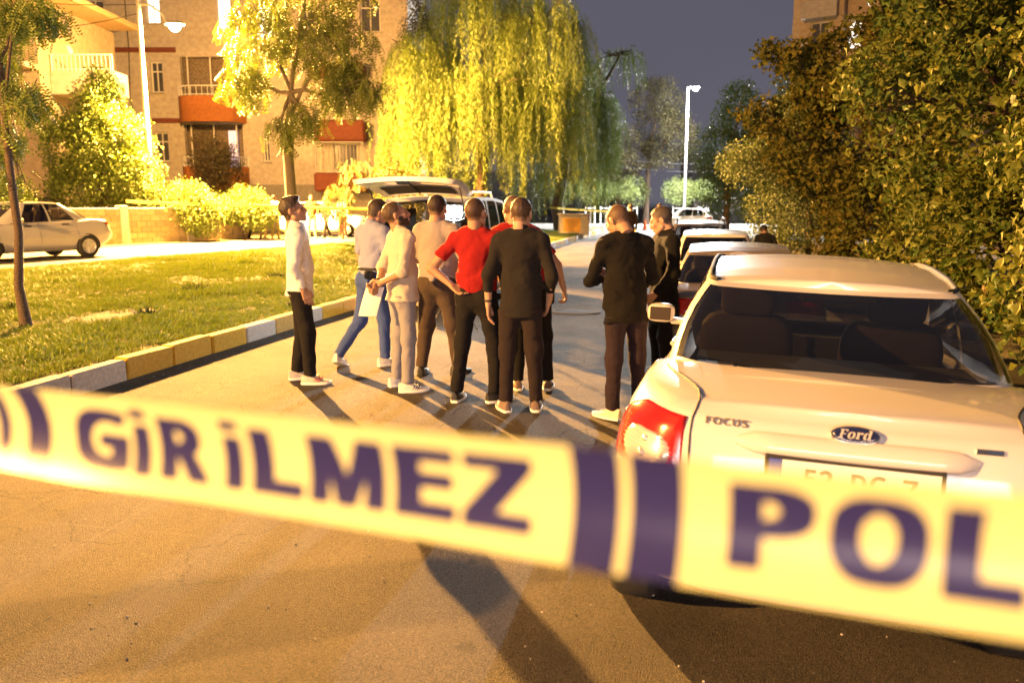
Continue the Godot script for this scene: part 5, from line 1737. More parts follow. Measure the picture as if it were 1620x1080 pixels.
func build_van() -> void:
	var white := paint(0.68, 0.66, 0.64)
	var prof := [[2.2, 1.0], [0.5, 1.0], [-0.9, 0.98], [-1.2, 1.0], [-1.8, 0.9], [-2.1, 0.72]]
	var roof := [[2.1, 1.80], [1.6, 1.83], [0.6, 1.84], [-0.2, 1.80], [-0.6, 1.74]]
	var rows := []
	for r in sedan_rows(4.3, 0.87): rows.append([r[0], r[1], r[2] - (0.0 if r[0] < 0.45 else 0.02), r[3], 0.16, 0.14])
	var spec := {"prof": prof, "roof": roof, "rows": rows, "paint": white, "br": 0.02,
		"base": {"hw": 0.83, "zr": 2.08, "zf": -1.25, "rxr": 0.12, "rzr": 0.12, "rxf": 0.2, "rzf": 0.5, "br": 0.02, "bf": 0.15}, "top": {"hw": 0.74, "zr": 1.98, "zf": -0.55, "rxr": 0.12, "rzr": 0.12, "rxf": 0.12, "rzf": 0.14, "br": 0.02, "bf": 0.06},
		"sides": [[NF + NC + 1, NF + NC + 9], [NF + NC + 10, NF + NC + 17], [NF + NC + 18, NF + NC + NS - 1]], "axles": [1.3, -1.35], "track": 0.855, "R": 0.31, "handles": [0.4, -0.5], "shuts": [0.9, -0.1, -1.1], "open_rear": true, "rear_q": NF + 1}
	var V := make_car("white van with its tailgate raised at the middle of the group", Vector3(-4.12, 0.0, -14.75), 0.0, spec)
	var t: Node3D = V.node
	t.name = numbered("white_van"); t.set_meta("category", "van")
	# load space lining and the dark opening frame
	var m := MB.new()
	m.box(Vector3(0, 0.62, 1.2), Vector3(1.5, 0.04, 1.7)); m.box(Vector3(-0.74, 1.15, 1.2), Vector3(0.04, 1.0, 1.7)); m.box(Vector3(0.74, 1.15, 1.2), Vector3(0.04, 1.0, 1.7))
	part(t, "load_space", m, MT.trim)
	m = MB.new()
	m.tube([Vector3(-0.72, 0.66, 2.1), Vector3(-0.73, 1.3, 2.07), Vector3(-0.66, 1.72, 2.03), Vector3(0, 1.77, 2.02), Vector3(0.66, 1.72, 2.03), Vector3(0.73, 1.3, 2.07), Vector3(0.72, 0.66, 2.1)], [0.022], 6)
	part(t, "door_seal", m, MT.rubber)
	for s in [-1.0, 1.0]:
		m = MB.new()
		m.box(Vector3(s * 0.80, 1.12, 2.07), Vector3(0.12, 0.6, 0.09), Transform3D.IDENTITY, 0.03)
		part(t, "tail_light", m, MT.red_lens)
		m = MB.new()
		m.tube([Vector3(s * 0.62, 1.84, 1.7), Vector3(s * 0.63, 1.92, 1.5), Vector3(s * 0.63, 1.93, 0.2), Vector3(s * 0.61, 1.85, 0.0)], [0.022], 7)
		part(t, "roof_rail", m, white)
	# raised tailgate: a shallow pan with a window, hinged at the roof edge
	var tg := Node3D.new()
	tg.name = "tailgate"; t.add_child(tg)
	tg.position = Vector3(0, 1.83, 2.0); tg.rotation.x = -0.30
	var pan := func(y: float, grow: float) -> Array:
		var g := []
		for j in 13:
			var tz := j / 12.0
			var w := (0.72 + 0.07 * sin(tz * 2.2)) * (1.0 if tz < 0.93 else 0.985) + grow
			var row := PackedVector3Array()
			for i in 13:
				var f := i / 6.0 - 1.0
				row.append(Vector3(f * w, y + 0.05 * (1.0 - f * f) - 0.16 * tz * tz, tz * 1.12))
			g.append(row)
		return g
	var outer: Array = pan.call(0.07, 0.02)
	var inner: Array = pan.call(0.0, -0.02)
	m = MB.new()
	m.grid(outer, false, false)
	m.grid(inner, false, true)
	var rim0 := PackedVector3Array()
	var rim1 := PackedVector3Array()
	for i in 13: rim0.append(outer[0][i]); rim1.append(inner[0][i])
	for j in range(1, 13): rim0.append(outer[j][12]); rim1.append(inner[j][12])
	for i in range(11, -1, -1): rim0.append(outer[12][i]); rim1.append(inner[12][i])
	for j in range(11, -1, -1): rim0.append(outer[j][0]); rim1.append(inner[j][0])
	m.grid([rim0, rim1], false, true)
	part(tg, "door_panel", m, white)
	m = MB.new()
	var gw := []
	for j in 7:
		var row := PackedVector3Array()
		for i in 11:
			var f := (i / 5.0 - 1.0) * 0.78
			var tz := lerpf(0.10, 0.50, j / 6.0)
			row.append(Vector3(f * 0.74, -0.012 + 0.05 * (1.0 - f * f) - 0.16 * tz * tz, tz * 1.12))
		gw.append(row)
	m.grid(gw, false, true)
	part(tg, "door_window", m, MT.dark)
	m = MB.new()
	m.box(Vector3(-0.05, -0.07, 1.0), Vector3(0.2, 0.09, 0.12), Transform3D.IDENTITY, 0.03)
	part(tg, "door_latch", m, MT.rubber)
	m = MB.new()
	m.tube([Vector3(-0.05, 0.02, 0.15), Vector3(-0.04, 0.0, 0.55), Vector3(0.0, -0.06, 0.92)], [0.015], 6)
	part(tg, "wiper_motor_rod", m, MT.rubber)
	for s in [-1.0, 1.0]:
		m = MB.new()
		m.tube([Vector3(s * 0.70, 1.35, 2.02), Vector3(s * 0.73, 2.0, 2.62)], [0.013, 0.009], 7)
		part(t, "gas_strut", m, MT.rubber)

# ------------------------------------------------------------------ people
# local axes of a figure: faces -z, right hand at +x, origin between the feet
var HEAD: MB
var HAIR := {}
var HAND := {}
var SHOE := {}

func skin(r: float, g: float, b: float) -> StandardMaterial3D:
	var m := M(r, g, b, 0.6)
	m.albedo_texture = T.weave; m.uv1_triplanar = true; m.uv1_scale = Vector3.ONE * 2.0
	m.subsurf_scatter_enabled = true; m.subsurf_scatter_strength = 0.08
	return m

func people_prototypes() -> void:
	# head about its own centre, faces -z
	var s := SN.new(Vector3(-0.12, -0.2, -0.15), Vector3(0.12, 0.16, 0.15), 0.006, 170.0)
	s.ball(Vector3(0, 0.03, 0.018), Vector3(0.074, 0.084, 0.096))
	s.ball(Vector3(0, -0.025, -0.03), Vector3(0.060, 0.082, 0.066))
	s.bone(Vector3(-0.045, -0.065, -0.01), Vector3(-0.012, -0.095, -0.068), 0.026, 0.022)
	s.bone(Vector3(0.045, -0.065, -0.01), Vector3(0.012, -0.095, -0.068), 0.026, 0.022)
	s.bone(Vector3(-0.012, -0.097, -0.072), Vector3(0.012, -0.097, -0.072), 0.018, 0.018)
	s.bone(Vector3(0, 0.008, -0.094), Vector3(0, -0.034, -0.112), 0.009, 0.012)
	s.bone(Vector3(-0.012, -0.038, -0.1), Vector3(0.012, -0.038, -0.1), 0.010, 0.010)
	s.bone(Vector3(-0.034, 0.020, -0.082), Vector3(0.034, 0.020, -0.082), 0.013, 0.013)
	s.bone(Vector3(-0.016, -0.064, -0.092), Vector3(0.016, -0.064, -0.092), 0.008, 0.008)
	s.bone(Vector3(-0.016, -0.076, -0.089), Vector3(0.016, -0.076, -0.089), 0.008, 0.008)
	for e in [-1.0, 1.0]:
		s.ball(Vector3(e * 0.04, -0.02, -0.066), Vector3(0.024, 0.022, 0.022))
		s.ball(Vector3(e * 0.078, -0.008, 0.012), Vector3(0.010, 0.032, 0.02), Basis(Vector3.UP, e * 0.35) * Basis(Vector3.RIGHT, -0.2))
	s.bone(Vector3(0, -0.05, 0.03), Vector3(0, -0.135, 0.036), 0.053, 0.054, 1.0, Vector3.RIGHT, false, true)
	HEAD = MB.new()
	s.into(HEAD)
	# hair caps
	for kind in ["short", "full", "buzz", "balding"]:
		var th: float = {"short": 0.008, "full": 0.013, "buzz": 0.004, "balding": 0.006}[kind]
		s = SN.new(Vector3(-0.12, -0.1, -0.15), Vector3(0.12, 0.16, 0.16), 0.0065, 150.0)
		s.ball(Vector3(0, 0.032 + th * 0.3, 0.018), Vector3(0.074 + th, 0.084 + th, 0.096 + th))
		s.ball(Vector3(0, -0.025, -0.03), Vector3(0.060 + th, 0.082, 0.066))
		s.bone(Vector3(0, -0.05, 0.03), Vector3(0, -0.2, 0.045), 0.054 + th * 0.7, 0.06)
		if kind == "full":
			s.ball(Vector3(0.0, 0.105, -0.035), Vector3(0.06, 0.022, 0.055))
			s.ball(Vector3(0.0, 0.10, 0.03), Vector3(0.065, 0.028, 0.06))
		var back: float = {"short": -0.075, "full": -0.085, "buzz": -0.065, "balding": -0.06}[kind]
		var front: float = {"short": 0.065, "full": 0.062, "buzz": 0.075, "balding": 0.14}[kind]
		var fold := FastNoiseLite.new()
		fold.frequency = 45.0 if kind != "buzz" else 70.0; fold.seed = 4
		var h := MB.new()
		s.into(h, func(p: Vector3, d: float) -> float:
			var lim := back + fold.get_noise_3d(p.x * 0.6, p.y * 0.6, p.z * 0.6) * 0.012
			if p.z < 0.045: lim = lerpf(back, 0.0, clampf((0.045 - p.z) / 0.05, 0.0, 1.0))
			if p.z < -0.02: lim = lerpf(0.0, front, clampf((-0.02 - p.z) / 0.05, 0.0, 1.0))
			if absf(p.x) > 0.06 and p.z > -0.045 and p.z < -0.005: lim = minf(lim, -0.02)
			return d + (th + 0.010) * (1.0 - smoothstep(-0.012, 0.022, p.y - lim)), fold, 0.006 if kind != "buzz" else 0.002)
		# thin hair near the hairline shows the skin: keep how thick it grows in the colour channel
		for k in h.v.size():
			var p := h.v[k]
			var lim := back
			if p.z < 0.045: lim = lerpf(back, 0.0, clampf((0.045 - p.z) / 0.05, 0.0, 1.0))
			if p.z < -0.02: lim = lerpf(0.0, front, clampf((-0.02 - p.z) / 0.05, 0.0, 1.0))
			var g := smoothstep(-0.004, 0.05 if kind != "full" else 0.025, p.y - lim + fold.get_noise_3d(p.x * 1.5, p.y * 1.5, p.z * 1.5) * 0.012)
			h.c[k] = Color(g, g, g)
		HAIR[kind] = h
	# beard
	s = SN.new(Vector3(-0.12, -0.16, -0.14), Vector3(0.12, 0.05, 0.06), 0.006, 170.0)
	s.ball(Vector3(0, -0.025, -0.03), Vector3(0.0635, 0.0855, 0.0695))
	s.bone(Vector3(-0.045, -0.065, -0.01), Vector3(-0.012, -0.097, -0.070), 0.030, 0.026)
	s.bone(Vector3(0.045, -0.065, -0.01), Vector3(0.012, -0.097, -0.070), 0.030, 0.026)
	var bd := MB.new()
	s.into(bd, func(p: Vector3, d: float) -> float:
		return maxf(maxf(d, p.y - (-0.052 if p.z < -0.055 else -0.03 + (p.z + 0.055) * 0.45)), p.z - 0.012))
	HAIR["beard"] = bd
	# right hand hanging: wrist at origin, fingers down, palm to -x, thumb forward (-z)
	for kind in ["open", "fist"]:
		s = SN.new(Vector3(-0.08, -0.22, -0.09), Vector3(0.06, 0.06, 0.08), 0.0045, 260.0)
		s.bone(Vector3(0, 0.05, 0), Vector3(0, -0.01, 0), 0.024, 0.023, 1.2, Vector3.BACK)
		for k in 4:
			var z := -0.030 + k * 0.020
			s.bone(Vector3(0, -0.015, z * 0.6), Vector3(-0.004, -0.085, z), 0.016, 0.011)
			var L: float = [0.040, 0.045, 0.042, 0.032][k]
			var a := Vector3(-0.004, -0.088, z)
			var cur: float = 0.35 if kind == "open" else 1.35
			cur += 0.08 * k
			var ang := cur * 0.5
			for j in 3:
				var b: Vector3 = a + Vector3(-sin(ang), -cos(ang), 0.02 * (k - 1.5) * 0.3) * L * [1.0, 0.66, 0.55][j]
				s.bone(a, b, [0.0092, 0.0085, 0.0076][j], [0.0086, 0.0077, 0.0068][j])
				a = b
				ang += cur * [0.8, 0.6, 0.5][j]
		s.bone(Vector3(-0.004, -0.02, -0.02), Vector3(-0.014, -0.055, -0.048), 0.015, 0.012)
		s.bone(Vector3(-0.014, -0.055, -0.048), Vector3(-0.022, -0.085, -0.056 if kind == "open" else -0.04), 0.011, 0.0095)
		s.bone(Vector3(-0.022, -0.085, -0.056 if kind == "open" else -0.04), Vector3(-0.026, -0.108, -0.056 if kind == "open" else -0.022), 0.0095, 0.008)
		var hm := MB.new()
		s.into(hm)
		HAND[kind] = hm
	# shoe: heel at +z 0.08, toe at -z 0.2, sole on y = 0
	var up := MB.new()
	var so := MB.new()
	var rows := []
	var srow := []
	for k in 13:
		var t := k / 12.0
		var z := lerpf(0.085, -0.205, t)
		var w := 0.034 + 0.014 * sin(clampf(t * 1.15, 0, 1) * PI * 0.9) + (0.004 if t > 0.4 else 0.0)
		if t > 0.8: w *= sqrt(maxf(0.0, 1.0 - pow((t - 0.8) / 0.205, 2.0)))
		if t < 0.12: w *= 0.72 + 0.28 * t / 0.12
		var hh := lerpf(0.098, 0.045, smoothstep(0.25, 0.8, t))
		if t > 0.85: hh *= sqrt(maxf(0.06, 1.0 - pow((t - 0.85) / 0.16, 2.0)))
		var row := PackedVector3Array()
		for i in 13:
			var an := PI * i / 12.0
			row.append(Vector3(cos(an) * w * (1.0 if sin(an) < 0.6 else 0.92), 0.018 + pow(sin(an), 0.75) * (hh - 0.018), z))
		rows.append(row)
		var sr := PackedVector3Array()
		for e in [[1.0, 0.026], [1.1, 0.022], [1.1, 0.006], [1.02, 0.0], [-1.02, 0.0], [-1.1, 0.006], [-1.1, 0.022], [-1.0, 0.026]]: sr.append(Vector3(e[0] * (w + 0.0015), e[1] + (0.008 * smoothstep(0.75, 1.0, t)), z))
		srow.append(sr)
	up.grid(rows, false, true)
	var cap := PackedVector3Array()
	for p in rows[0]: cap.append(Vector3(0, 0.03, 0.09))
	up.grid([cap, rows[0]], false, true)
	so.grid(srow, true, true)
	var c2 := PackedVector3Array()
	for p in srow[0]: c2.append(Vector3(0, 0.012, 0.093))
	so.grid([c2, srow[0]], true, true)
	SHOE["upper"] = up; SHOE["sole"] = so
	var st := MB.new()
	for k in 3:
		for e in [-1.0, 1.0]:
			var z := -0.045 - k * 0.024
			st.tube([Vector3(e * 0.047, 0.03, z + 0.012), Vector3(e * 0.045, 0.048, z - 0.004), Vector3(e * 0.030, 0.072, z - 0.018)], [0.005], 5)
	SHOE["stripes"] = st
	var lace := MB.new()
	for k in 4: lace.tube([Vector3(-0.022, 0.075 - k * 0.007, -0.045 - k * 0.022), Vector3(0, 0.088 - k * 0.009, -0.048 - k * 0.022), Vector3(0.022, 0.075 - k * 0.007, -0.045 - k * 0.022)], [0.004], 5)
	SHOE["laces"] = lace

func person(p: Dictionary) -> Node3D:
	var t := thing("person", p.label, "person", p.at, p.yaw, p.get("group", ""))
	var sc: float = p.get("h", 1.77) / 1.77
	var fat: float = p.get("fat", 1.0)
	var cell: float = p.get("cell", 0.0135)
	var lean: Vector3 = p.get("lean", Vector3.ZERO)
	var legs: Array = p.get("legs", [[Vector3(-0.12, 0.51, -0.02), Vector3(-0.13, 0.085, 0.02), 8.0], [Vector3(0.12, 0.51, -0.02), Vector3(0.13, 0.085, 0.02), -8.0]])
	var arms: Array = p.get("arms", [[Vector3(-0.26, 1.13, 0.03), Vector3(-0.255, 0.88, -0.04)], [Vector3(0.26, 1.13, 0.03), Vector3(0.255, 0.88, -0.04)]])
	var S := func(v: Vector3) -> Vector3: return v * sc
	var U := func(v: Vector3) -> Vector3: return (v + lean * clampf((v.y - 0.9) / 0.5, 0.0, 1.3)) * sc
	var folds := FastNoiseLite.new()
	folds.seed = int(p.get("seed", 3)); folds.frequency = 3.6; folds.fractal_octaves = 3; folds.fractal_type = FastNoiseLite.FRACTAL_RIDGED; folds.domain_warp_enabled = true; folds.domain_warp_amplitude = 0.12; folds.domain_warp_frequency = 5.0
	# ---- trousers
	var lo := Vector3(1, 0, 1)
	var hi := Vector3(-1, 0, -1)
	for L in legs:
		for q in [L[0], L[1]]:
			lo = lo.min(q); hi = hi.max(q)
	lo = Vector3(minf(lo.x - 0.16, -0.28), 0.03, minf(lo.z - 0.16, -0.22)) * sc
	hi = Vector3(maxf(hi.x + 0.16, 0.28), 1.09, maxf(hi.z + 0.16, 0.22)) * sc
	var s := SN.new(lo, hi, cell, 55.0)
	var lw: float = p.get("leg_w", 1.0) * (0.5 + 0.5 * fat)
	s.bone(S.call(Vector3(0, 0.92, 0.01)), S.call(Vector3(0, 1.07, 0.0)), 0.112 * sc * fat, 0.104 * sc * fat, 1.42, Vector3.RIGHT, false, true)
	for k in 2:
		var sx := -1.0 if k == 0 else 1.0
		var hip := Vector3(sx * 0.088, 0.90, 0.01)
		s.bone(S.call(hip), S.call(legs[k][0]), 0.098 * sc * lw, 0.070 * sc * lw)
		s.bone(S.call(legs[k][0]), S.call(legs[k][1]), 0.070 * sc * lw, 0.060 * sc * p.get("cuff", 1.0), 1.0, Vector3.RIGHT, false, true)
		s.ball(S.call(Vector3(sx * 0.07, 0.93, 0.055)), Vector3(0.085, 0.10, 0.075) * sc * fat)
	var m := MB.new()
	var ycut: float = (p.get("hem", 0.86) + 0.06) * sc
	s.into(m, func(q: Vector3, dd: float) -> float: return maxf(dd, q.y - ycut), folds, 0.011)
	part(t, "trousers", m, p.trousers)
	# ---- shirt
	var sleeve: float = p.get("sleeve", 0.98)     # share of the arm that is covered
	var hem: float = p.get("hem", 0.86)
	lo = Vector3(-0.3, hem - 0.02, -0.26); hi = Vector3(0.3, 1.56, 0.28)
	for A in arms:
		for q in A:
			lo = lo.min(q - Vector3.ONE * 0.12); hi = hi.max(q + Vector3.ONE * 0.12)
	lo = (lo + Vector3(minf(lean.x, 0), 0, minf(lean.z, 0)) * 1.3) * sc
	hi = (hi + Vector3(maxf(lean.x, 0), 0, maxf(lean.z, 0)) * 1.3) * sc
	s = SN.new(lo, hi, cell, 55.0)
	var loose: float = p.get("loose", 1.0)
	s.bone(U.call(Vector3(0, hem, 0.012)), U.call(Vector3(0, 1.12, 0.0)), (0.130 if hem < 0.9 else 0.122) * sc * fat * loose, 0.112 * sc * fat * loose, 1.42, Vector3.RIGHT, true, false)
	s.bone(U.call(Vector3(0, 1.10, 0.0)), U.call(Vector3(0, 1.36, 0.01)), 0.112 * sc * fat * loose, 0.118 * sc * (0.6 + 0.4 * fat), 1.45)
	s.bone(U.call(Vector3(-0.15, 1.425, 0.012)), U.call(Vector3(0.15, 1.425, 0.012)), 0.075 * sc, 0.075 * sc)
	s.bone(U.call(Vector3(-0.09, 1.47, 0.018)), U.call(Vector3(0.09, 1.47, 0.018)), 0.060 * sc, 0.060 * sc)
	s.bone(U.call(Vector3(0, 1.47, 0.02)), U.call(Vector3(0, p.get("collar", 1.525), 0.025)), 0.078 * sc, 0.070 * sc, 1.0, Vector3.RIGHT, false, true)
	if fat > 1.08: s.ball(U.call(Vector3(0, 1.08, -0.07)), Vector3(0.15, 0.16, 0.13) * sc)
	var skinm := MB.new()
	var aw: float = p.get("arm_w", 1.0)
	for k in 2:
		var sx := -1.0 if k == 0 else 1.0
		var sh := Vector3(sx * 0.185, 1.42, 0.012)
		var el: Vector3 = arms[k][0]
		var wr: Vector3 = arms[k][1]
		var la := sh.distance_to(el)
		var lb := el.distance_to(wr)
		var cov := sleeve * (la + lb)
		if cov <= la:
			var e := sh.lerp(el, cov / la)
			s.bone(U.call(sh), U.call(e), 0.068 * sc * aw, 0.064 * sc * aw, 1.0, Vector3.RIGHT, false, true)
		else:
			s.bone(U.call(sh), U.call(el), 0.066 * sc * aw, 0.054 * sc * aw)
			s.bone(U.call(el), U.call(el.lerp(wr, (cov - la) / lb)), 0.054 * sc * aw, 0.044 * sc * aw, 1.0, Vector3.RIGHT, false, true)
		if cov < (la + lb) * 0.99:
			var bs := SN.new((el.min(wr).min(sh) - Vector3.ONE * 0.09 + lean.min(Vector3.ZERO) * 1.3) * sc, (el.max(wr).max(sh) + Vector3.ONE * 0.09 + lean.max(Vector3.ZERO) * 1.3) * sc, maxf(0.010, cell * 0.8), 90.0)
			bs.bone(U.call(sh.lerp(el, 0.3)), U.call(el), 0.047 * sc, 0.040 * sc)
			bs.bone(U.call(el), U.call(wr), 0.043 * sc, 0.026 * sc)
			bs.into(skinm)
	m = MB.new()
	s.into(m, null, folds, p.get("fold", 0.020) * 0.62)
	part(t, p.get("top_name", "shirt"), m, p.shirt)
	if p.get("collared", false):
		m = MB.new()
		var rim := []
		for e in [[0.068, 1.488], [0.073, 1.50], [0.066, 1.545], [0.062, 1.548], [0.066, 1.505]]:
			var row := PackedVector3Array()
			for k in 20:
				var an := TAU * k / 20.0
				row.append(U.call(Vector3(cos(an) * e[0] * 0.98, e[1] + 0.016 * sin(an), 0.022 + sin(an) * e[0])))
			rim.append(row)
		m.grid(rim, true, true)
		part(t, "collar", m, p.shirt)
	# ---- hands
	var hands: Array = p.get("hands", ["open", "open"])
	for k in 2:
		if hands[k] == "": continue
		var el: Vector3 = U.call(arms[k][0])
		var wr: Vector3 = U.call(arms[k][1])
		var dn := (wr - el).normalized()
		var fw: Vector3 = p.get("thumbs", [Vector3(0, 0, -1), Vector3(0, 0, -1)])[k]
		fw = (fw - dn * fw.dot(dn)).normalized()
		var z := -fw
		var y := -dn
		var x := y.cross(z)
		if k == 0: x = -x
		skinm.append(HAND[hands[k]], Transform3D(Basis(x, y, z).scaled(Vector3.ONE * sc * 1.02) if false else Basis(x * sc, y * sc, z * sc), wr))
	# ---- head
	var hd: Array = p.get("head", [0.0, 0.0, 0.0])   # turn to the left, lift, tilt
	var hb := Basis(Vector3.UP, deg_to_rad(hd[0])) * Basis(Vector3.RIGHT, deg_to_rad(hd[1])) * Basis(Vector3.BACK, deg_to_rad(hd[2]))
	var neck: Vector3 = U.call(Vector3(0, 1.515, 0.02))
	var hxf := Transform3D(hb.scaled(Vector3.ONE * sc * 1.04), neck + hb * Vector3(0, 0.132, -0.015) * sc)
	skinm.append(HEAD, hxf)
	var ns := SN.new(neck - Vector3(0.12, 0.12, 0.12), neck + Vector3(0.12, 0.12, 0.12), 0.011, 90.0)
	ns.bone(neck - Vector3(0, 0.03, 0.0), hxf * Vector3(0, -0.06, 0.03), 0.056 * sc, 0.054 * sc)
	ns.into(skinm)
	part(t, "body", skinm, p.skin)
	m = MB.new()
	m.append(HAIR[p.get("hair", "short")], hxf)
	var cs: Color = p.skin.albedo_color.srgb_to_linear()
	var ch: Color = p.hair_mat.albedo_color.srgb_to_linear()
	for k in m.c.size():
		var g: float = m.c[k].r * (0.8 + 0.2 * fmod(k * 0.618, 1.0))
		m.c[k] = cs.lerp(ch, clampf(g, 0.0, 1.0) if p.get("hair", "short") != "buzz" else g * 0.78)
	part(t, "hair", m, MT.hair)
	if p.get("beard", false):
		m = MB.new()
		m.append(HAIR["beard"], hxf)
		part(t, "beard", m, p.hair_mat)
	if p.get("face", false):
		for e in [-1.0, 1.0]:
			m = MB.new()
			var sp := SphereMesh.new()
			m.lathe([Vector2(0, 0.008), Vector2(0.006, 0.006), Vector2(0.009, 0.0), Vector2(0.007, -0.004)], 10, hxf * Transform3D(Basis(Vector3.RIGHT, -PI / 2), Vector3(e * 0.031, 0.000, -0.0865)))
			part(t, "eye", m, MT.eye)
			m = MB.new()
			m.tube([hxf * Vector3(e * 0.014, 0.020, -0.0965), hxf * Vector3(e * 0.032, 0.026, -0.094), hxf * Vector3(e * 0.05, 0.020, -0.080)], [0.005, 0.005, 0.003], 5)
			part(t, "eyebrow", m, p.hair_mat)
	# ---- shoes
	for k in 2:
		var an: Vector3 = S.call(legs[k][1])
		var lift: float = legs[k][3] if legs[k].size() > 3 else 0.0
		var bs := Basis(Vector3.UP, deg_to_rad(legs[k][2])) * Basis(Vector3.RIGHT, deg_to_rad(-lift))
		var sxf := Transform3D(bs.scaled(Vector3.ONE * sc), Vector3(an.x, an.y - 0.085 * sc, an.z))
		m = MB.new(); m.append(SHOE["upper"], sxf)
		var sh := part(t, "shoe", m, p.shoe)
		m = MB.new(); m.append(SHOE["sole"], sxf)
		part(sh, "sole", m, p.get("sole", MT.white))
		if p.get("stripes", null) != null:
			m = MB.new(); m.append(SHOE["stripes"], sxf)
			part(sh, "stripe", m, p.stripes)
		m = MB.new(); m.append(SHOE["laces"], sxf)
		part(sh, "laces", m, p.get("lace", MT.white))
	# ---- extras
	if p.get("belt", false):
		m = MB.new()
		var pts := []
		for k in 21: pts.append(S.call(Vector3(cos(TAU * k / 20.0) * 0.162 * fat, 1.045, sin(TAU * k / 20.0) * 0.114 * fat)))
		m.tube(pts, [0.018 * sc], 6, false)
		part(t, "belt", m, MT.rubber)
	return t

func build_people() -> void:
	people_prototypes()
	MT.hair = StandardMaterial3D.new()
	MT.hair.vertex_color_use_as_albedo = true; MT.hair.roughness = 0.6
	MT.hair.albedo_texture = T.bark; MT.hair.uv1_triplanar = true; MT.hair.uv1_scale = Vector3.ONE * 14.0
	MT.eye = M(0.05, 0.04, 0.035, 0.2)
	var tan := skin(0.42, 0.24, 0.155)
	var pale := skin(0.50, 0.30, 0.21)
	var black_hair := tri_tex(M(0.016, 0.013, 0.012, 0.6), T.bark, 14.0)
	var brown_hair := tri_tex(M(0.07, 0.042, 0.028, 0.65), T.bark, 14.0)
	var grey_hair := tri_tex(M(0.08, 0.075, 0.07, 0.65), T.bark, 14.0)
	var black := cloth(0.014, 0.013, 0.014)
	var white := cloth(0.74, 0.74, 0.76)
	var white_shoe := M(0.70, 0.67, 0.64, 0.6)
	var dark_shoe := M(0.02, 0.02, 0.02, 0.55)
	# man in white shirt, looking up to the right
	var w := person({"label": "man in untucked white shirt and black trousers looking up", "at": Vector3(-3.62, 0, -7.27), "yaw": -62.0, "h": 1.78, "seed": 3, "skin": tan, "hair": "full", "hair_mat": black_hair, "face": true, "head": [-14.0, 15.0, 0.0],
		"collared": true, "shirt": white, "hem": 0.84, "loose": 1.06, "trousers": black, "shoe": M(0.45, 0.42, 0.40, 0.6), "stripes": M(0.30, 0.03, 0.025, 0.6), "lace": MT.rubber, "leg_w": 1.06, "cuff": 1.08, "fold": 0.026,
		"legs": [[Vector3(-0.10, 0.51, 0.0), Vector3(-0.12, 0.085, 0.06), 10.0], [Vector3(0.12, 0.51, -0.04), Vector3(0.14, 0.085, -0.05), -12.0]],
		"arms": [[Vector3(-0.27, 1.14, 0.05), Vector3(-0.235, 0.93, -0.06)], [Vector3(0.27, 1.14, 0.06), Vector3(0.235, 0.92, -0.02)]], "hands": ["", "open"], "sleeve": 0.97})
	# man in lavender shirt, mid stride, head bowed
	var lav := cloth(0.27, 0.30, 0.47)
	var jeans := cloth(0.06, 0.10, 0.30)
	var j := person({"label": "man in lavender short sleeved shirt and blue jeans stepping forward, head bowed", "at": Vector3(-3.26, 0, -8.2), "yaw": -28.0, "h": 1.77, "seed": 5, "skin": tan, "hair": "full", "hair_mat": black_hair, "head": [-18.0, -28.0, 0.0], "face": true,
		"collared": true, "shirt": lav, "hem": 0.97, "trousers": jeans, "shoe": white_shoe, "stripes": dark_shoe, "lean": Vector3(0, 0, -0.03),
		"legs": [[Vector3(-0.12, 0.50, 0.07), Vector3(-0.20, 0.125, 0.33), 22.0, 24.0], [Vector3(0.10, 0.51, -0.06), Vector3(0.12, 0.085, -0.05), -14.0]],
		"arms": [[Vector3(-0.26, 1.14, -0.05), Vector3(-0.10, 1.13, -0.26)], [Vector3(0.26, 1.14, -0.05), Vector3(0.12, 1.12, -0.26)]], "hands": ["fist", "fist"], "sleeve": 0.42, "belt": true})
	var hol := MB.new()
	hol.box(Vector3(0.12, 0.99, 0.14), Vector3(0.13, 0.09, 0.06), Transform3D.IDENTITY, 0.02)
	part(j, "belt_pouch", hol, MT.rubber)
	# man in cream shirt, hands clasped behind holding papers
	var cream := cloth(0.54, 0.48, 0.40)
	var pale_jeans := cloth(0.27, 0.265, 0.30)
	var b := person({"label": "bearded man in cream shirt and pale jeans, hands clasped behind his back", "at": Vector3(-2.55, 0, -7.17), "yaw": -50.0, "h": 1.74, "seed": 7, "skin": tan, "hair": "balding", "beard": true, "hair_mat": brown_hair, "face": true, "head": [-16.0, 20.0, 0.0],
		"collared": true, "shirt": cream, "hem": 0.85, "loose": 1.10, "fat": 1.04, "trousers": pale_jeans, "shoe": white_shoe, "stripes": dark_shoe, "leg_w": 0.98, "fold": 0.028,
		"legs": [[Vector3(-0.12, 0.51, 0.0), Vector3(-0.15, 0.085, 0.03), 12.0], [Vector3(0.12, 0.51, 0.0), Vector3(0.15, 0.085, 0.03), -14.0]],
		"arms": [[Vector3(-0.275, 1.14, 0.10), Vector3(-0.03, 1.00, 0.235)], [Vector3(0.275, 1.14, 0.10), Vector3(0.05, 1.03, 0.235)]], "hands": ["fist", "fist"], "thumbs": [Vector3(0, 1, 0), Vector3(0, 1, 0)], "sleeve": 0.60})
	var pm := MB.new()
	var pr := []
	for k in 6:
		var f := k / 5.0
		var c := Vector3(-0.0 - 0.07 * f, 0.97 - 0.26 * f, 0.22 + 0.05 * sin(f * 2.0))
		pr.append(PackedVector3Array([c + Vector3(-0.085, 0, -0.02), c + Vector3(0, 0, 0.012), c + Vector3(0.085, 0, 0.0)]))
	pm.grid(pr)
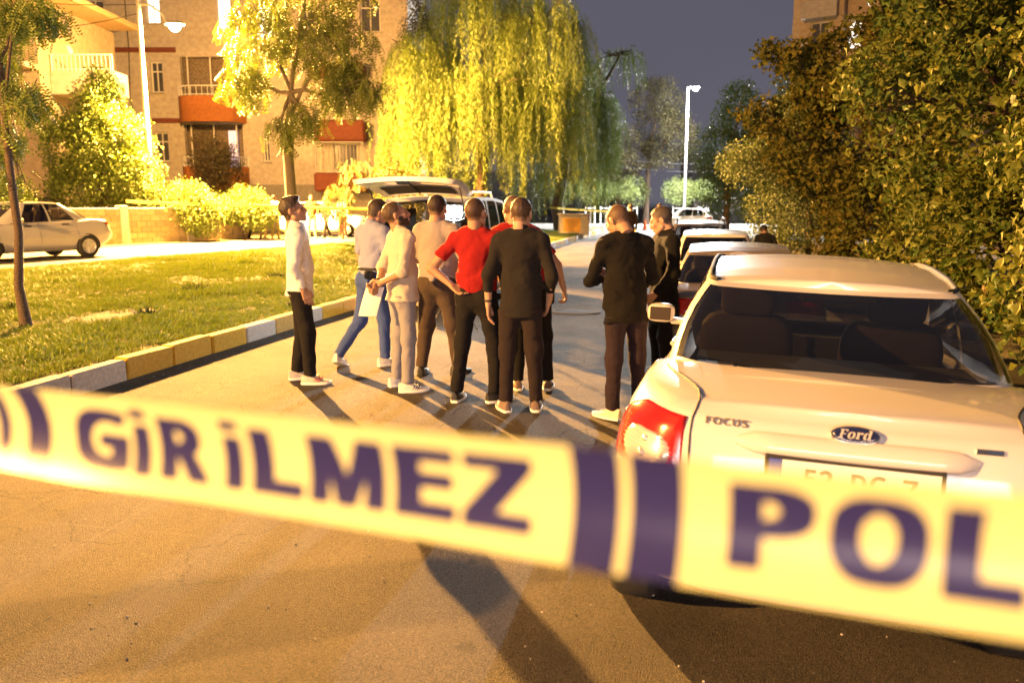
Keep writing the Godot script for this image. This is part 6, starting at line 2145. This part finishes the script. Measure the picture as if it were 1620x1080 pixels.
	var pap := single("paper_sheet", pm, M(0.75, 0.72, 0.70, 0.7), "white folded paper held behind the back of the man in cream", "paper", Vector3(-2.55, 0, -7.17))
	pap.position = Vector3(-2.80, 0, -7.23)
	pap.rotation.y = deg_to_rad(10.0)
	var wb := MB.new()
	wb.lathe([Vector2(0.030, -0.012), Vector2(0.034, -0.008), Vector2(0.034, 0.008), Vector2(0.030, 0.012)], 16, Transform3D(Basis(Vector3.RIGHT, 0.3) * Basis(Vector3.BACK, 1.1), Vector3(-0.075, 1.015, 0.215)))
	part(b, "watch", wb, MT.rubber)
	# heavy man with his back turned
	var dull := cloth(0.32, 0.29, 0.30)
	person({"label": "heavily built man in pinkish grey shirt with his back to the camera", "at": Vector3(-2.42, 0, -7.85), "yaw": -8.0, "h": 1.80, "seed": 9, "skin": tan, "hair": "short", "hair_mat": black_hair, "head": [-6.0, -6.0, 0.0], "fat": 1.16, "arm_w": 1.1,
		"collared": true, "shirt": dull, "hem": 0.93, "trousers": cloth(0.075, 0.055, 0.045), "shoe": dark_shoe, "sole": MT.rubber, "lace": MT.rubber, "leg_w": 1.08,
		"legs": [[Vector3(-0.14, 0.51, -0.01), Vector3(-0.17, 0.085, 0.06), 14.0], [Vector3(0.13, 0.51, -0.05), Vector3(0.15, 0.085, -0.10), -16.0]],
		"arms": [[Vector3(-0.29, 1.15, -0.03), Vector3(-0.12, 1.10, -0.27)], [Vector3(0.29, 1.15, -0.03), Vector3(0.12, 1.10, -0.27)]], "hands": ["fist", "fist"], "sleeve": 0.45})
	# man in red, hand on hip
	var red := cloth(0.27, 0.014, 0.016)
	person({"label": "man in red T-shirt and black jeans with one hand on his hip", "at": Vector3(-1.77, 0, -6.87), "yaw": -4.0, "h": 1.76, "seed": 11, "skin": tan, "hair": "buzz", "hair_mat": black_hair, "head": [-14.0, 4.0, 0.0], "fat": 1.06,
		"shirt": red, "hem": 0.96, "collar": 1.51, "trousers": black, "shoe": dark_shoe, "stripes": MT.white, "leg_w": 1.0, "fold": 0.026,
		"legs": [[Vector3(-0.14, 0.51, 0.0), Vector3(-0.17, 0.085, 0.08), 4.0], [Vector3(0.15, 0.51, -0.02), Vector3(0.17, 0.085, 0.03), -40.0]],
		"arms": [[Vector3(-0.40, 1.17, 0.06), Vector3(-0.20, 1.03, 0.10)], [Vector3(0.25, 1.14, 0.0), Vector3(0.235, 0.90, -0.10)]], "hands": ["open", "open"], "thumbs": [Vector3(0, 0.6, -1), Vector3(0, 0, -1)], "sleeve": 0.36})
	# man in black shirt with rolled sleeves
	var k6 := person({"label": "man in black shirt with rolled sleeves and dark brown trousers, arms hanging", "at": Vector3(-1.33, 0, -6.60), "yaw": 2.0, "h": 1.76, "seed": 13, "skin": pale, "hair": "short", "hair_mat": brown_hair, "head": [-8.0, -8.0, 0.0], "fat": 0.98, "arm_w": 0.92,
		"collared": true, "shirt": cloth(0.020, 0.018, 0.019), "hem": 0.80, "loose": 1.02, "trousers": cloth(0.026, 0.019, 0.021), "shoe": M(0.16, 0.115, 0.10, 0.7), "stripes": MT.white, "lace": M(0.4, 0.35, 0.32), "leg_w": 1.04, "fold": 0.02,
		"legs": [[Vector3(-0.11, 0.51, 0.0), Vector3(-0.12, 0.085, 0.05), 26.0], [Vector3(0.11, 0.51, -0.02), Vector3(0.13, 0.085, -0.01), 8.0]],
		"arms": [[Vector3(-0.265, 1.14, 0.05), Vector3(-0.27, 0.90, 0.02)], [Vector3(0.265, 1.14, 0.04), Vector3(0.22, 0.91, -0.12)]], "hands": ["open", "open"], "sleeve": 0.80})
	wb = MB.new()
	wb.lathe([Vector2(0.030, -0.01), Vector2(0.034, -0.006), Vector2(0.034, 0.006), Vector2(0.030, 0.01)], 16, Transform3D(Basis.IDENTITY, Vector3(-0.27, 0.925, 0.022)))
	part(k6, "watch", wb, MT.rubber)
	# man behind him, red shirt showing at the shoulder
	var k7 := person({"label": "man in red shirt and black trousers half hidden behind the man in black shirt", "at": Vector3(-1.40, 0, -7.42), "lean": Vector3(-0.13, 0, -0.02), "yaw": 14.0, "h": 1.79, "seed": 15, "skin": tan, "hair": "buzz", "hair_mat": brown_hair, "head": [20.0, -4.0, 0.0],
		"shirt": red, "hem": 0.95, "trousers": black, "shoe": M(0.13, 0.08, 0.06, 0.7), "sole": MT.white, "lace": MT.rubber, "fat": 1.04,
		"legs": [[Vector3(-0.11, 0.51, 0.0), Vector3(-0.12, 0.085, 0.02), 6.0], [Vector3(0.13, 0.51, 0.0), Vector3(0.16, 0.085, 0.02), -10.0]],
		"arms": [[Vector3(-0.26, 1.14, -0.02), Vector3(-0.22, 0.92, -0.12)], [Vector3(0.30, 1.15, 0.02), Vector3(0.31, 0.93, 0.0)]], "hands": ["open", "fist"], "sleeve": 0.40})
	hol = MB.new()
	hol.box(Vector3(0.19, 0.90, 0.02), Vector3(0.05, 0.2, 0.09), Transform3D.IDENTITY, 0.02)
	part(k7, "holster", hol, MT.rubber)
	# two men by the parked cars
	person({"label": "man in black open jacket and plum trousers bowing over his hands", "at": Vector3(-0.47, -0.03, -6.62), "yaw": 26.0, "h": 1.76, "seed": 17, "skin": tan, "hair": "buzz", "hair_mat": brown_hair, "head": [24.0, -34.0, 0.0], "face": true, "top_name": "jacket",
		"shirt": cloth(0.012, 0.011, 0.011), "hem": 0.80, "loose": 1.07, "lean": Vector3(0, 0, -0.06), "trousers": cloth(0.032, 0.022, 0.032), "shoe": M(0.62, 0.55, 0.44, 0.7), "leg_w": 1.0, "fold": 0.03, "arm_w": 1.0,
		"legs": [[Vector3(-0.09, 0.51, 0.0), Vector3(-0.10, 0.085, 0.0), 30.0], [Vector3(0.12, 0.51, -0.02), Vector3(0.16, 0.085, -0.06), 0.0]],
		"arms": [[Vector3(-0.27, 1.14, -0.06), Vector3(-0.10, 1.14, -0.30)], [Vector3(0.27, 1.14, -0.06), Vector3(0.12, 1.12, -0.28)]], "hands": ["fist", "fist"], "sleeve": 0.97})
	person({"label": "grey haired man in long black coat looking down beside the parked cars", "at": Vector3(-0.22, -0.09, -8.3), "yaw": 112.0, "h": 1.79, "seed": 19, "skin": pale, "hair": "short", "hair_mat": grey_hair, "beard": false, "head": [-24.0, -22.0, 0.0], "face": true, "top_name": "coat",
		"collared": true, "shirt": cloth(0.010, 0.010, 0.011), "hem": 0.62, "loose": 1.16, "trousers": black, "shoe": dark_shoe, "sole": MT.rubber, "lace": MT.rubber, "arm_w": 1.12,
		"arms": [[Vector3(-0.27, 1.14, 0.0), Vector3(-0.20, 0.93, -0.16)], [Vector3(0.27, 1.14, 0.0), Vector3(0.2, 0.93, -0.16)]], "hands": ["fist", "fist"], "sleeve": 0.98})
	# people further off
	var far := {"cell": 0.022, "skin": tan, "hair": "short", "hair_mat": black_hair, "shoe": dark_shoe}
	var list := [
		["man in white T-shirt standing at the end of the block wall", Vector3(-17.3, 0.36, -30.4), -40.0, cloth(0.7, 0.68, 0.64), black],
		["man in white shirt and khaki trousers at the left of the onlookers", Vector3(-16.85, 0.36, -30.75), -20.0, white, cloth(0.42, 0.33, 0.16)],
		["man in pale shirt and olive trousers next to the man in khaki", Vector3(-16.4, 0.36, -30.9), 10.0, cloth(0.66, 0.6, 0.5), cloth(0.3, 0.26, 0.1)],
		["onlooker in brown jacket under the street tree", Vector3(-15.45, 0.36, -32.3), 200.0, cloth(0.16, 0.09, 0.045), cloth(0.4, 0.32, 0.2)],
		["onlooker in black striding past the tape", Vector3(-14.9, 0.36, -32.5), 150.0, cloth(0.03, 0.025, 0.02), black],
		["onlooker in white vest and dark jacket facing the road", Vector3(-14.25, 0.36, -32.7), 175.0, cloth(0.6, 0.58, 0.52), cloth(0.07, 0.04, 0.03)],
		["dark figure walking on the road beyond the bowing man", Vector3(-2.0, 0.0, -29.3), 30.0, cloth(0.03, 0.02, 0.02), black],
		["man in grey T-shirt on the road near the junction", Vector3(-1.15, -0.01, -34.6), -70.0, cloth(0.14, 0.13, 0.13), black],
		["man in black jacket bending between the parked cars and the hedge", Vector3(1.80, -0.28, -19.9), 10.0, cloth(0.02, 0.02, 0.022), black]]
	for k in list.size():
		var e: Array = list[k]
		var d: Dictionary = far.duplicate()
		d.merge({"label": e[0], "at": e[1], "yaw": e[2], "shirt": e[3], "trousers": e[4], "seed": 30 + k, "h": 1.70 + 0.03 * (k % 4), "sleeve": 0.4 if k in [0, 2, 7] else 0.98, "face": k in [3, 4, 5], "loose": 1.12 if k == 8 else 1.0})
		if k == 8: d.merge({"lean": Vector3(0, -0.12, -0.22), "head": [0.0, -40.0, 0.0]}, true)
		if k == 4: d.merge({"legs": [[Vector3(-0.12, 0.51, -0.12), Vector3(-0.12, 0.085, -0.24), 4.0], [Vector3(0.12, 0.50, 0.1), Vector3(0.14, 0.11, 0.3), -4.0, 15.0]]}, true)
		person(d)
	# bystander left of the camera: his shadow crosses the road in front
	person({"label": "bystander in dark jacket beside the lawn kerb facing the road", "at": Vector3(-4.75, 0, -1.35), "yaw": -60.0, "h": 1.80, "cell": 0.022, "seed": 50, "skin": tan, "hair": "short", "hair_mat": black_hair, "shirt": cloth(0.03, 0.03, 0.04), "trousers": black, "shoe": dark_shoe, "loose": 1.15})

# ------------------------------------------------------------------ tape, lamps and other small things
func draw_text(img: Image, s: String, x0: float, x1: float, y0: float, y1: float, fat: int, col: Color) -> void:
	# rasterise the front face of bold lettering into the image, stretched to the box (pixels)
	var tm := text_mesh(s, 1.0, 0.1, true)
	var arr := tm.get_mesh_arrays()
	var vs: PackedVector3Array = arr[Mesh.ARRAY_VERTEX]
	var id: PackedInt32Array = arr[Mesh.ARRAY_INDEX]
	var lo := Vector2(1e9, 1e9)
	var hi := Vector2(-1e9, -1e9)
	for v in vs:
		lo = lo.min(Vector2(v.x, v.y)); hi = hi.max(Vector2(v.x, v.y))
	var W := img.get_width()
	var H := img.get_height()
	var mask := PackedByteArray()
	mask.resize(W * H)
	for k in range(0, id.size(), 3):
		if vs[id[k]].z < 0.0 or vs[id[k + 1]].z < 0.0 or vs[id[k + 2]].z < 0.0: continue
		var p := []
		for e in 3:
			var v := vs[id[k + e]]
			p.append(Vector2(lerpf(x0, x1, (v.x - lo.x) / (hi.x - lo.x)), lerpf(y1, y0, (v.y - lo.y) / (hi.y - lo.y))))
		var ar: float = (p[1] - p[0]).cross(p[2] - p[0])
		if absf(ar) < 1e-6: continue
		for y in range(maxi(0, int(minf(p[0].y, minf(p[1].y, p[2].y)))), mini(H - 1, int(maxf(p[0].y, maxf(p[1].y, p[2].y))) + 1)):
			for x in range(maxi(0, int(minf(p[0].x, minf(p[1].x, p[2].x)))), mini(W - 1, int(maxf(p[0].x, maxf(p[1].x, p[2].x))) + 1)):
				var q := Vector2(x + 0.5, y + 0.5)
				var a: float = (p[1] - p[0]).cross(q - p[0]) / ar
				var b: float = (p[2] - p[1]).cross(q - p[1]) / ar
				var c: float = (p[0] - p[2]).cross(q - p[2]) / ar
				if a >= 0.0 and b >= 0.0 and c >= 0.0: mask[y * W + x] = 1
	for y in H:
		for x in W:
			if mask[y * W + x]:
				img.fill_rect(Rect2i(x - fat, y - fat / 2, fat * 2 + 1, fat + 1), col)

func tape_texture() -> ImageTexture:
	# one repeat of the printed tape: 0.80 m x 0.075 m
	var img := Image.create(1800, 150, false, Image.FORMAT_RGBA8)
	img.fill(lin(0.58, 0.58, 0.34))
	var ink := lin(0.022, 0.022, 0.13)
	for x in [[0, 32], [76, 63], [1093, 62], [1168, 65]]: img.fill_rect(Rect2i(x[0], 0, x[1], 150), ink)
	for e in [["G", 198, 326], ["R", 394, 496], ["L", 581, 677], ["M", 688, 818], ["E", 831, 928], ["Z", 937, 1039], ["P", 1286, 1384], ["O", 1397, 1501], ["L", 1513, 1593], ["S", 1660, 1750]]:
		draw_text(img, e[0], e[1] + 6, e[2] - 6, 28, 122, 6, ink)
	for e in [[337, 375], [528, 565], [1612, 1648]]:
		img.fill_rect(Rect2i(e[0], 44, e[1] - e[0], 82), ink)
		img.fill_rect(Rect2i(e[0], 17, e[1] - e[0], 18), ink)
	return ImageTexture.create_from_image(img)

func ribbon(a: Vector3, b: Vector3, w: float, sag: float, bulge: float, n: int, u0: float, per: float, twist := 0.0) -> MB:
	var m := MB.new()
	var rows := []
	var dir := b - a
	var side := dir.cross(Vector3.UP).normalized()
	for i in n + 1:
		var t := float(i) / n
		var c := a.lerp(b, t) + Vector3(0, -sag * 4.0 * t * (1.0 - t), 0)
		var row := PackedVector3Array()
		var wob := sin(t * 17.0) * 0.14 + sin(t * 53.0 + 1.0) * 0.09 + sin(t * 113.0) * 0.04
		for j in 13:
			var f := j / 6.0 - 1.0
			var ang := twist * t + wob * 0.4
			var up := Vector3.UP.rotated(dir.normalized(), ang)
			row.append(c + up * f * w * 0.5 * 0.97 + side.rotated(dir.normalized(), ang) * bulge * (1.0 - f * f) * (1.0 + 0.3 * sin(t * 23.0)))
		rows.append(row)
	m.grid(rows)
	var L := dir.length()
	for i in n + 1:
		for j in 13: m.uv[i * 13 + j] = Vector2(u0 + L * i / n / per, 1.0 - j / 12.0)
	return m

func build_small() -> void:
	var tt := tape_texture()
	var tape := StandardMaterial3D.new()
	tape.albedo_texture = tt; tape.roughness = 0.32; tape.metallic_specular = 0.5
	tape.backlight_enabled = true; tape.backlight = Color(0.75, 0.75, 0.6)
	tape.cull_mode = BaseMaterial3D.CULL_DISABLED
	# near tape: crosses right in front of the camera
	var A := Vector3(-0.584, 1.519, -0.590)
	var B := Vector3(0.172, 1.5300, -0.4376)
	var d := (B - A).normalized()
	single("police_tape", ribbon(A - d * 1.6, B + d * 1.6, 0.080, 0.012, -0.012, 200, TAPE_U, 0.90), tape, "yellow printed police tape stretched close across the view", "tape")
	# tapes further back
	var plain := M(0.62, 0.50, 0.08, 0.5)
	plain.backlight_enabled = true; plain.backlight = Color(0.6, 0.55, 0.3)
	single("police_tape", ribbon(Vector3(-19.2, 1.85, -25.6), Vector3(-16.4, 1.72, -29.3), 0.09, 0.03, 0.01, 30, 0, 1), plain, "far yellow tape running from the lamp post along the block wall", "tape")
	single("police_tape", ribbon(Vector3(-16.4, 1.72, -29.3), Vector3(-9.6, 1.55, -32.2), 0.11, 0.06, 0.01, 30, 0, 1), plain, "far yellow tape stretched in front of the onlookers", "tape")
	single("police_tape", ribbon(Vector3(-7.4, 1.6, -44.6), Vector3(-3.2, 1.35, -45.5), 0.1, 0.04, 0.01, 20, 0, 1), plain, "far pale tape tied at the twin trunked willow", "tape")
	# work light beside the van
	MT.work_glow = glow(0.95, 1.0, 0.97, 400.0)
	var wl := thing("work_light", "dazzling white work light on a stand behind the open van", "work light", Vector3(-3.15, 0.0, -10.99), 8.0)
	var m := MB.new()
	m.tube([Vector3(0, 0.3, 0), Vector3(0, 1.55, 0)], [0.016, 0.014], 8)
	part(wl, "pole", m, MT.dark)
	for k in 3:
		var an := TAU * k / 3.0 + 0.5
		m = MB.new()
		m.tube([Vector3(0, 0.62, 0), Vector3(cos(an) * 0.38, 0.015, sin(an) * 0.38)], [0.011, 0.011], 6)
		part(wl, "leg", m, MT.dark)
	m = MB.new()
	m.box(Vector3(0, 1.62, -0.03), Vector3(0.25, 0.19, 0.07), Transform3D.IDENTITY, 0.015)
	for k in 5: m.box(Vector3(-0.08 + k * 0.04, 1.62, -0.075), Vector3(0.008, 0.16, 0.03))
	part(wl, "lamp_head", m, MT.dark)
	m = MB.new()
	m.tube([Vector3(-0.14, 1.62, -0.03), Vector3(-0.14, 1.52, -0.03), Vector3(0, 1.49, 0), Vector3(0.14, 1.52, -0.03), Vector3(0.14, 1.62, -0.03)], [0.008], 6)
	part(wl, "yoke", m, MT.dark)
	for r in 2:
		for k in 3:
			m = MB.new()
			m.lathe([Vector2(0.034, 0.0), Vector2(0.026, 0.012), Vector2(0.0, 0.018)], 14, Transform3D(Basis(Vector3.RIGHT, PI / 2), Vector3(-0.075 + k * 0.075, 1.58 + r * 0.08, 0.006)))
			part(wl, "lamp_lens", m, MT.work_glow)
	omni(Vector3(-3.15, 1.60, -10.90), lin(0.93, 1.0, 0.98), 6.0, 0.06, "work_light_beam")
	# concrete kiosk
	var kk := thing("utility_kiosk", "low concrete kiosk with orange panel beside the willow", "kiosk", Vector3(-5.85, 0.2, -43.0), 16.0)
	m = MB.new(); m.box(Vector3(0, 0.5, 0), Vector3(1.5, 1.0, 0.9), Transform3D.IDENTITY, 0.03); part(kk, "case", m, MT.concrete)
	m = MB.new(); m.box(Vector3(0, 1.05, 0), Vector3(1.62, 0.1, 1.02), Transform3D.IDENTITY, 0.02); part(kk, "lid", m, MT.concrete)
	m = MB.new(); m.box(Vector3(-0.15, 0.52, 0.46), Vector3(0.9, 0.7, 0.04), Transform3D.IDENTITY, 0.01); part(kk, "panel", m, M(0.5, 0.28, 0.06, 0.7))
	# floodlight on the corner house
	var fl := thing("floodlight", "small unlit floodlight on a bracket arm by the corner house", "floodlight", Vector3(-25.0, 7.75, -30.2), 12.0)
	m = MB.new(); m.tube([Vector3(-0.6, -0.35, -0.2), Vector3(-0.25, 0.0, 0), Vector3(0.35, 0.32, 0.1)], [0.03, 0.025, 0.02], 7); part(fl, "arm", m, MT.white)
	m = MB.new(); m.lathe([Vector2(0.02, 0.28), Vector2(0.10, 0.18), Vector2(0.13, 0.0), Vector2(0.1, -0.1), Vector2(0.0, -0.12)], 14, Transform3D(Basis(Vector3.BACK, 0.5), Vector3(0.3, 0.1, 0.1))); part(fl, "lamp_case", m, MT.white)
	# overhead wires
	for e in [[Vector3(-30.0, 10.6, -27.0), Vector3(-19.55, 8.8, -27.54), "overhead wire running from the corner house to the street lamp"], [Vector3(-30.0, 9.4, -30.0), Vector3(-19.55, 8.5, -27.54), "lower overhead wire reaching the street lamp mast"], [Vector3(-6.5, 5.6, -70.0), Vector3(6.0, 5.3, -66.0), "thin wire crossing beyond the junction at the white lamp"], [Vector3(-6.5, 5.0, -70.0), Vector3(6.0, 4.7, -66.0), "second thin wire just below the one at the white lamp"]]:
		var pts := []
		for k in 13: pts.append(e[0].lerp(e[1], k / 12.0) + Vector3(0, -0.5 * sin(PI * k / 12.0), 0))
		m = MB.new(); m.tube(pts, [0.014], 5)
		single("overhead_wire", m, MT.dark, e[2], "wire")
	# traffic cone by the junction
	var cn := thing("traffic_cone", "small orange traffic cone near the junction", "traffic cone", Vector3(-2.95, 0.0, -58.5))
	m = MB.new(); m.lathe([Vector2(0.02, 0.72), Vector2(0.035, 0.71), Vector2(0.15, 0.03)], 14); part(cn, "cone", m, M(0.65, 0.12, 0.02, 0.5))
	m = MB.new(); m.box(Vector3(0, 0.02, 0), Vector3(0.4, 0.04, 0.4), Transform3D.IDENTITY, 0.01); part(cn, "foot", m, MT.rubber)
	# shop front behind the camera: its lit window fills the near shadows and shows in the car paint
	var sh := thing("shop_front", "single storey shop with a wide lit window across the road end", "shop", Vector3(2.0, 0.0, 17.0), 180.0)
	m = MB.new(); wall_with_holes(m, -9.0, 9.0, 0.0, 4.2, [[-6.5, 0.7, 6.5, 3.1]], -0.3, 0.0); part(sh, "wall", m, MT.concrete)
	m = MB.new(); m.box(Vector3(0, 1.9, -0.25), Vector3(13.0, 2.4, 0.04)); part(sh, "lit_window", m, glow(1.0, 0.86, 0.84, 5.0))
	for k in 7:
		m = MB.new(); m.box(Vector3(-6.5 + k * 13.0 / 6.0, 1.9, -0.15), Vector3(0.08, 2.4, 0.08)); part(sh, "mullion", m, MT.dark)
	var al := AreaLight3D.new()
	al.name = "shop_window_light"
	add_child(al)
	al.position = Vector3(2.0, 1.9, 16.75)
	al.light_color = lin(1.0, 0.80, 0.78); al.light_energy = SHOP; al.area_size = Vector2(13.0, 2.4); al.area_range = 80.0; al.shadow_enabled = true
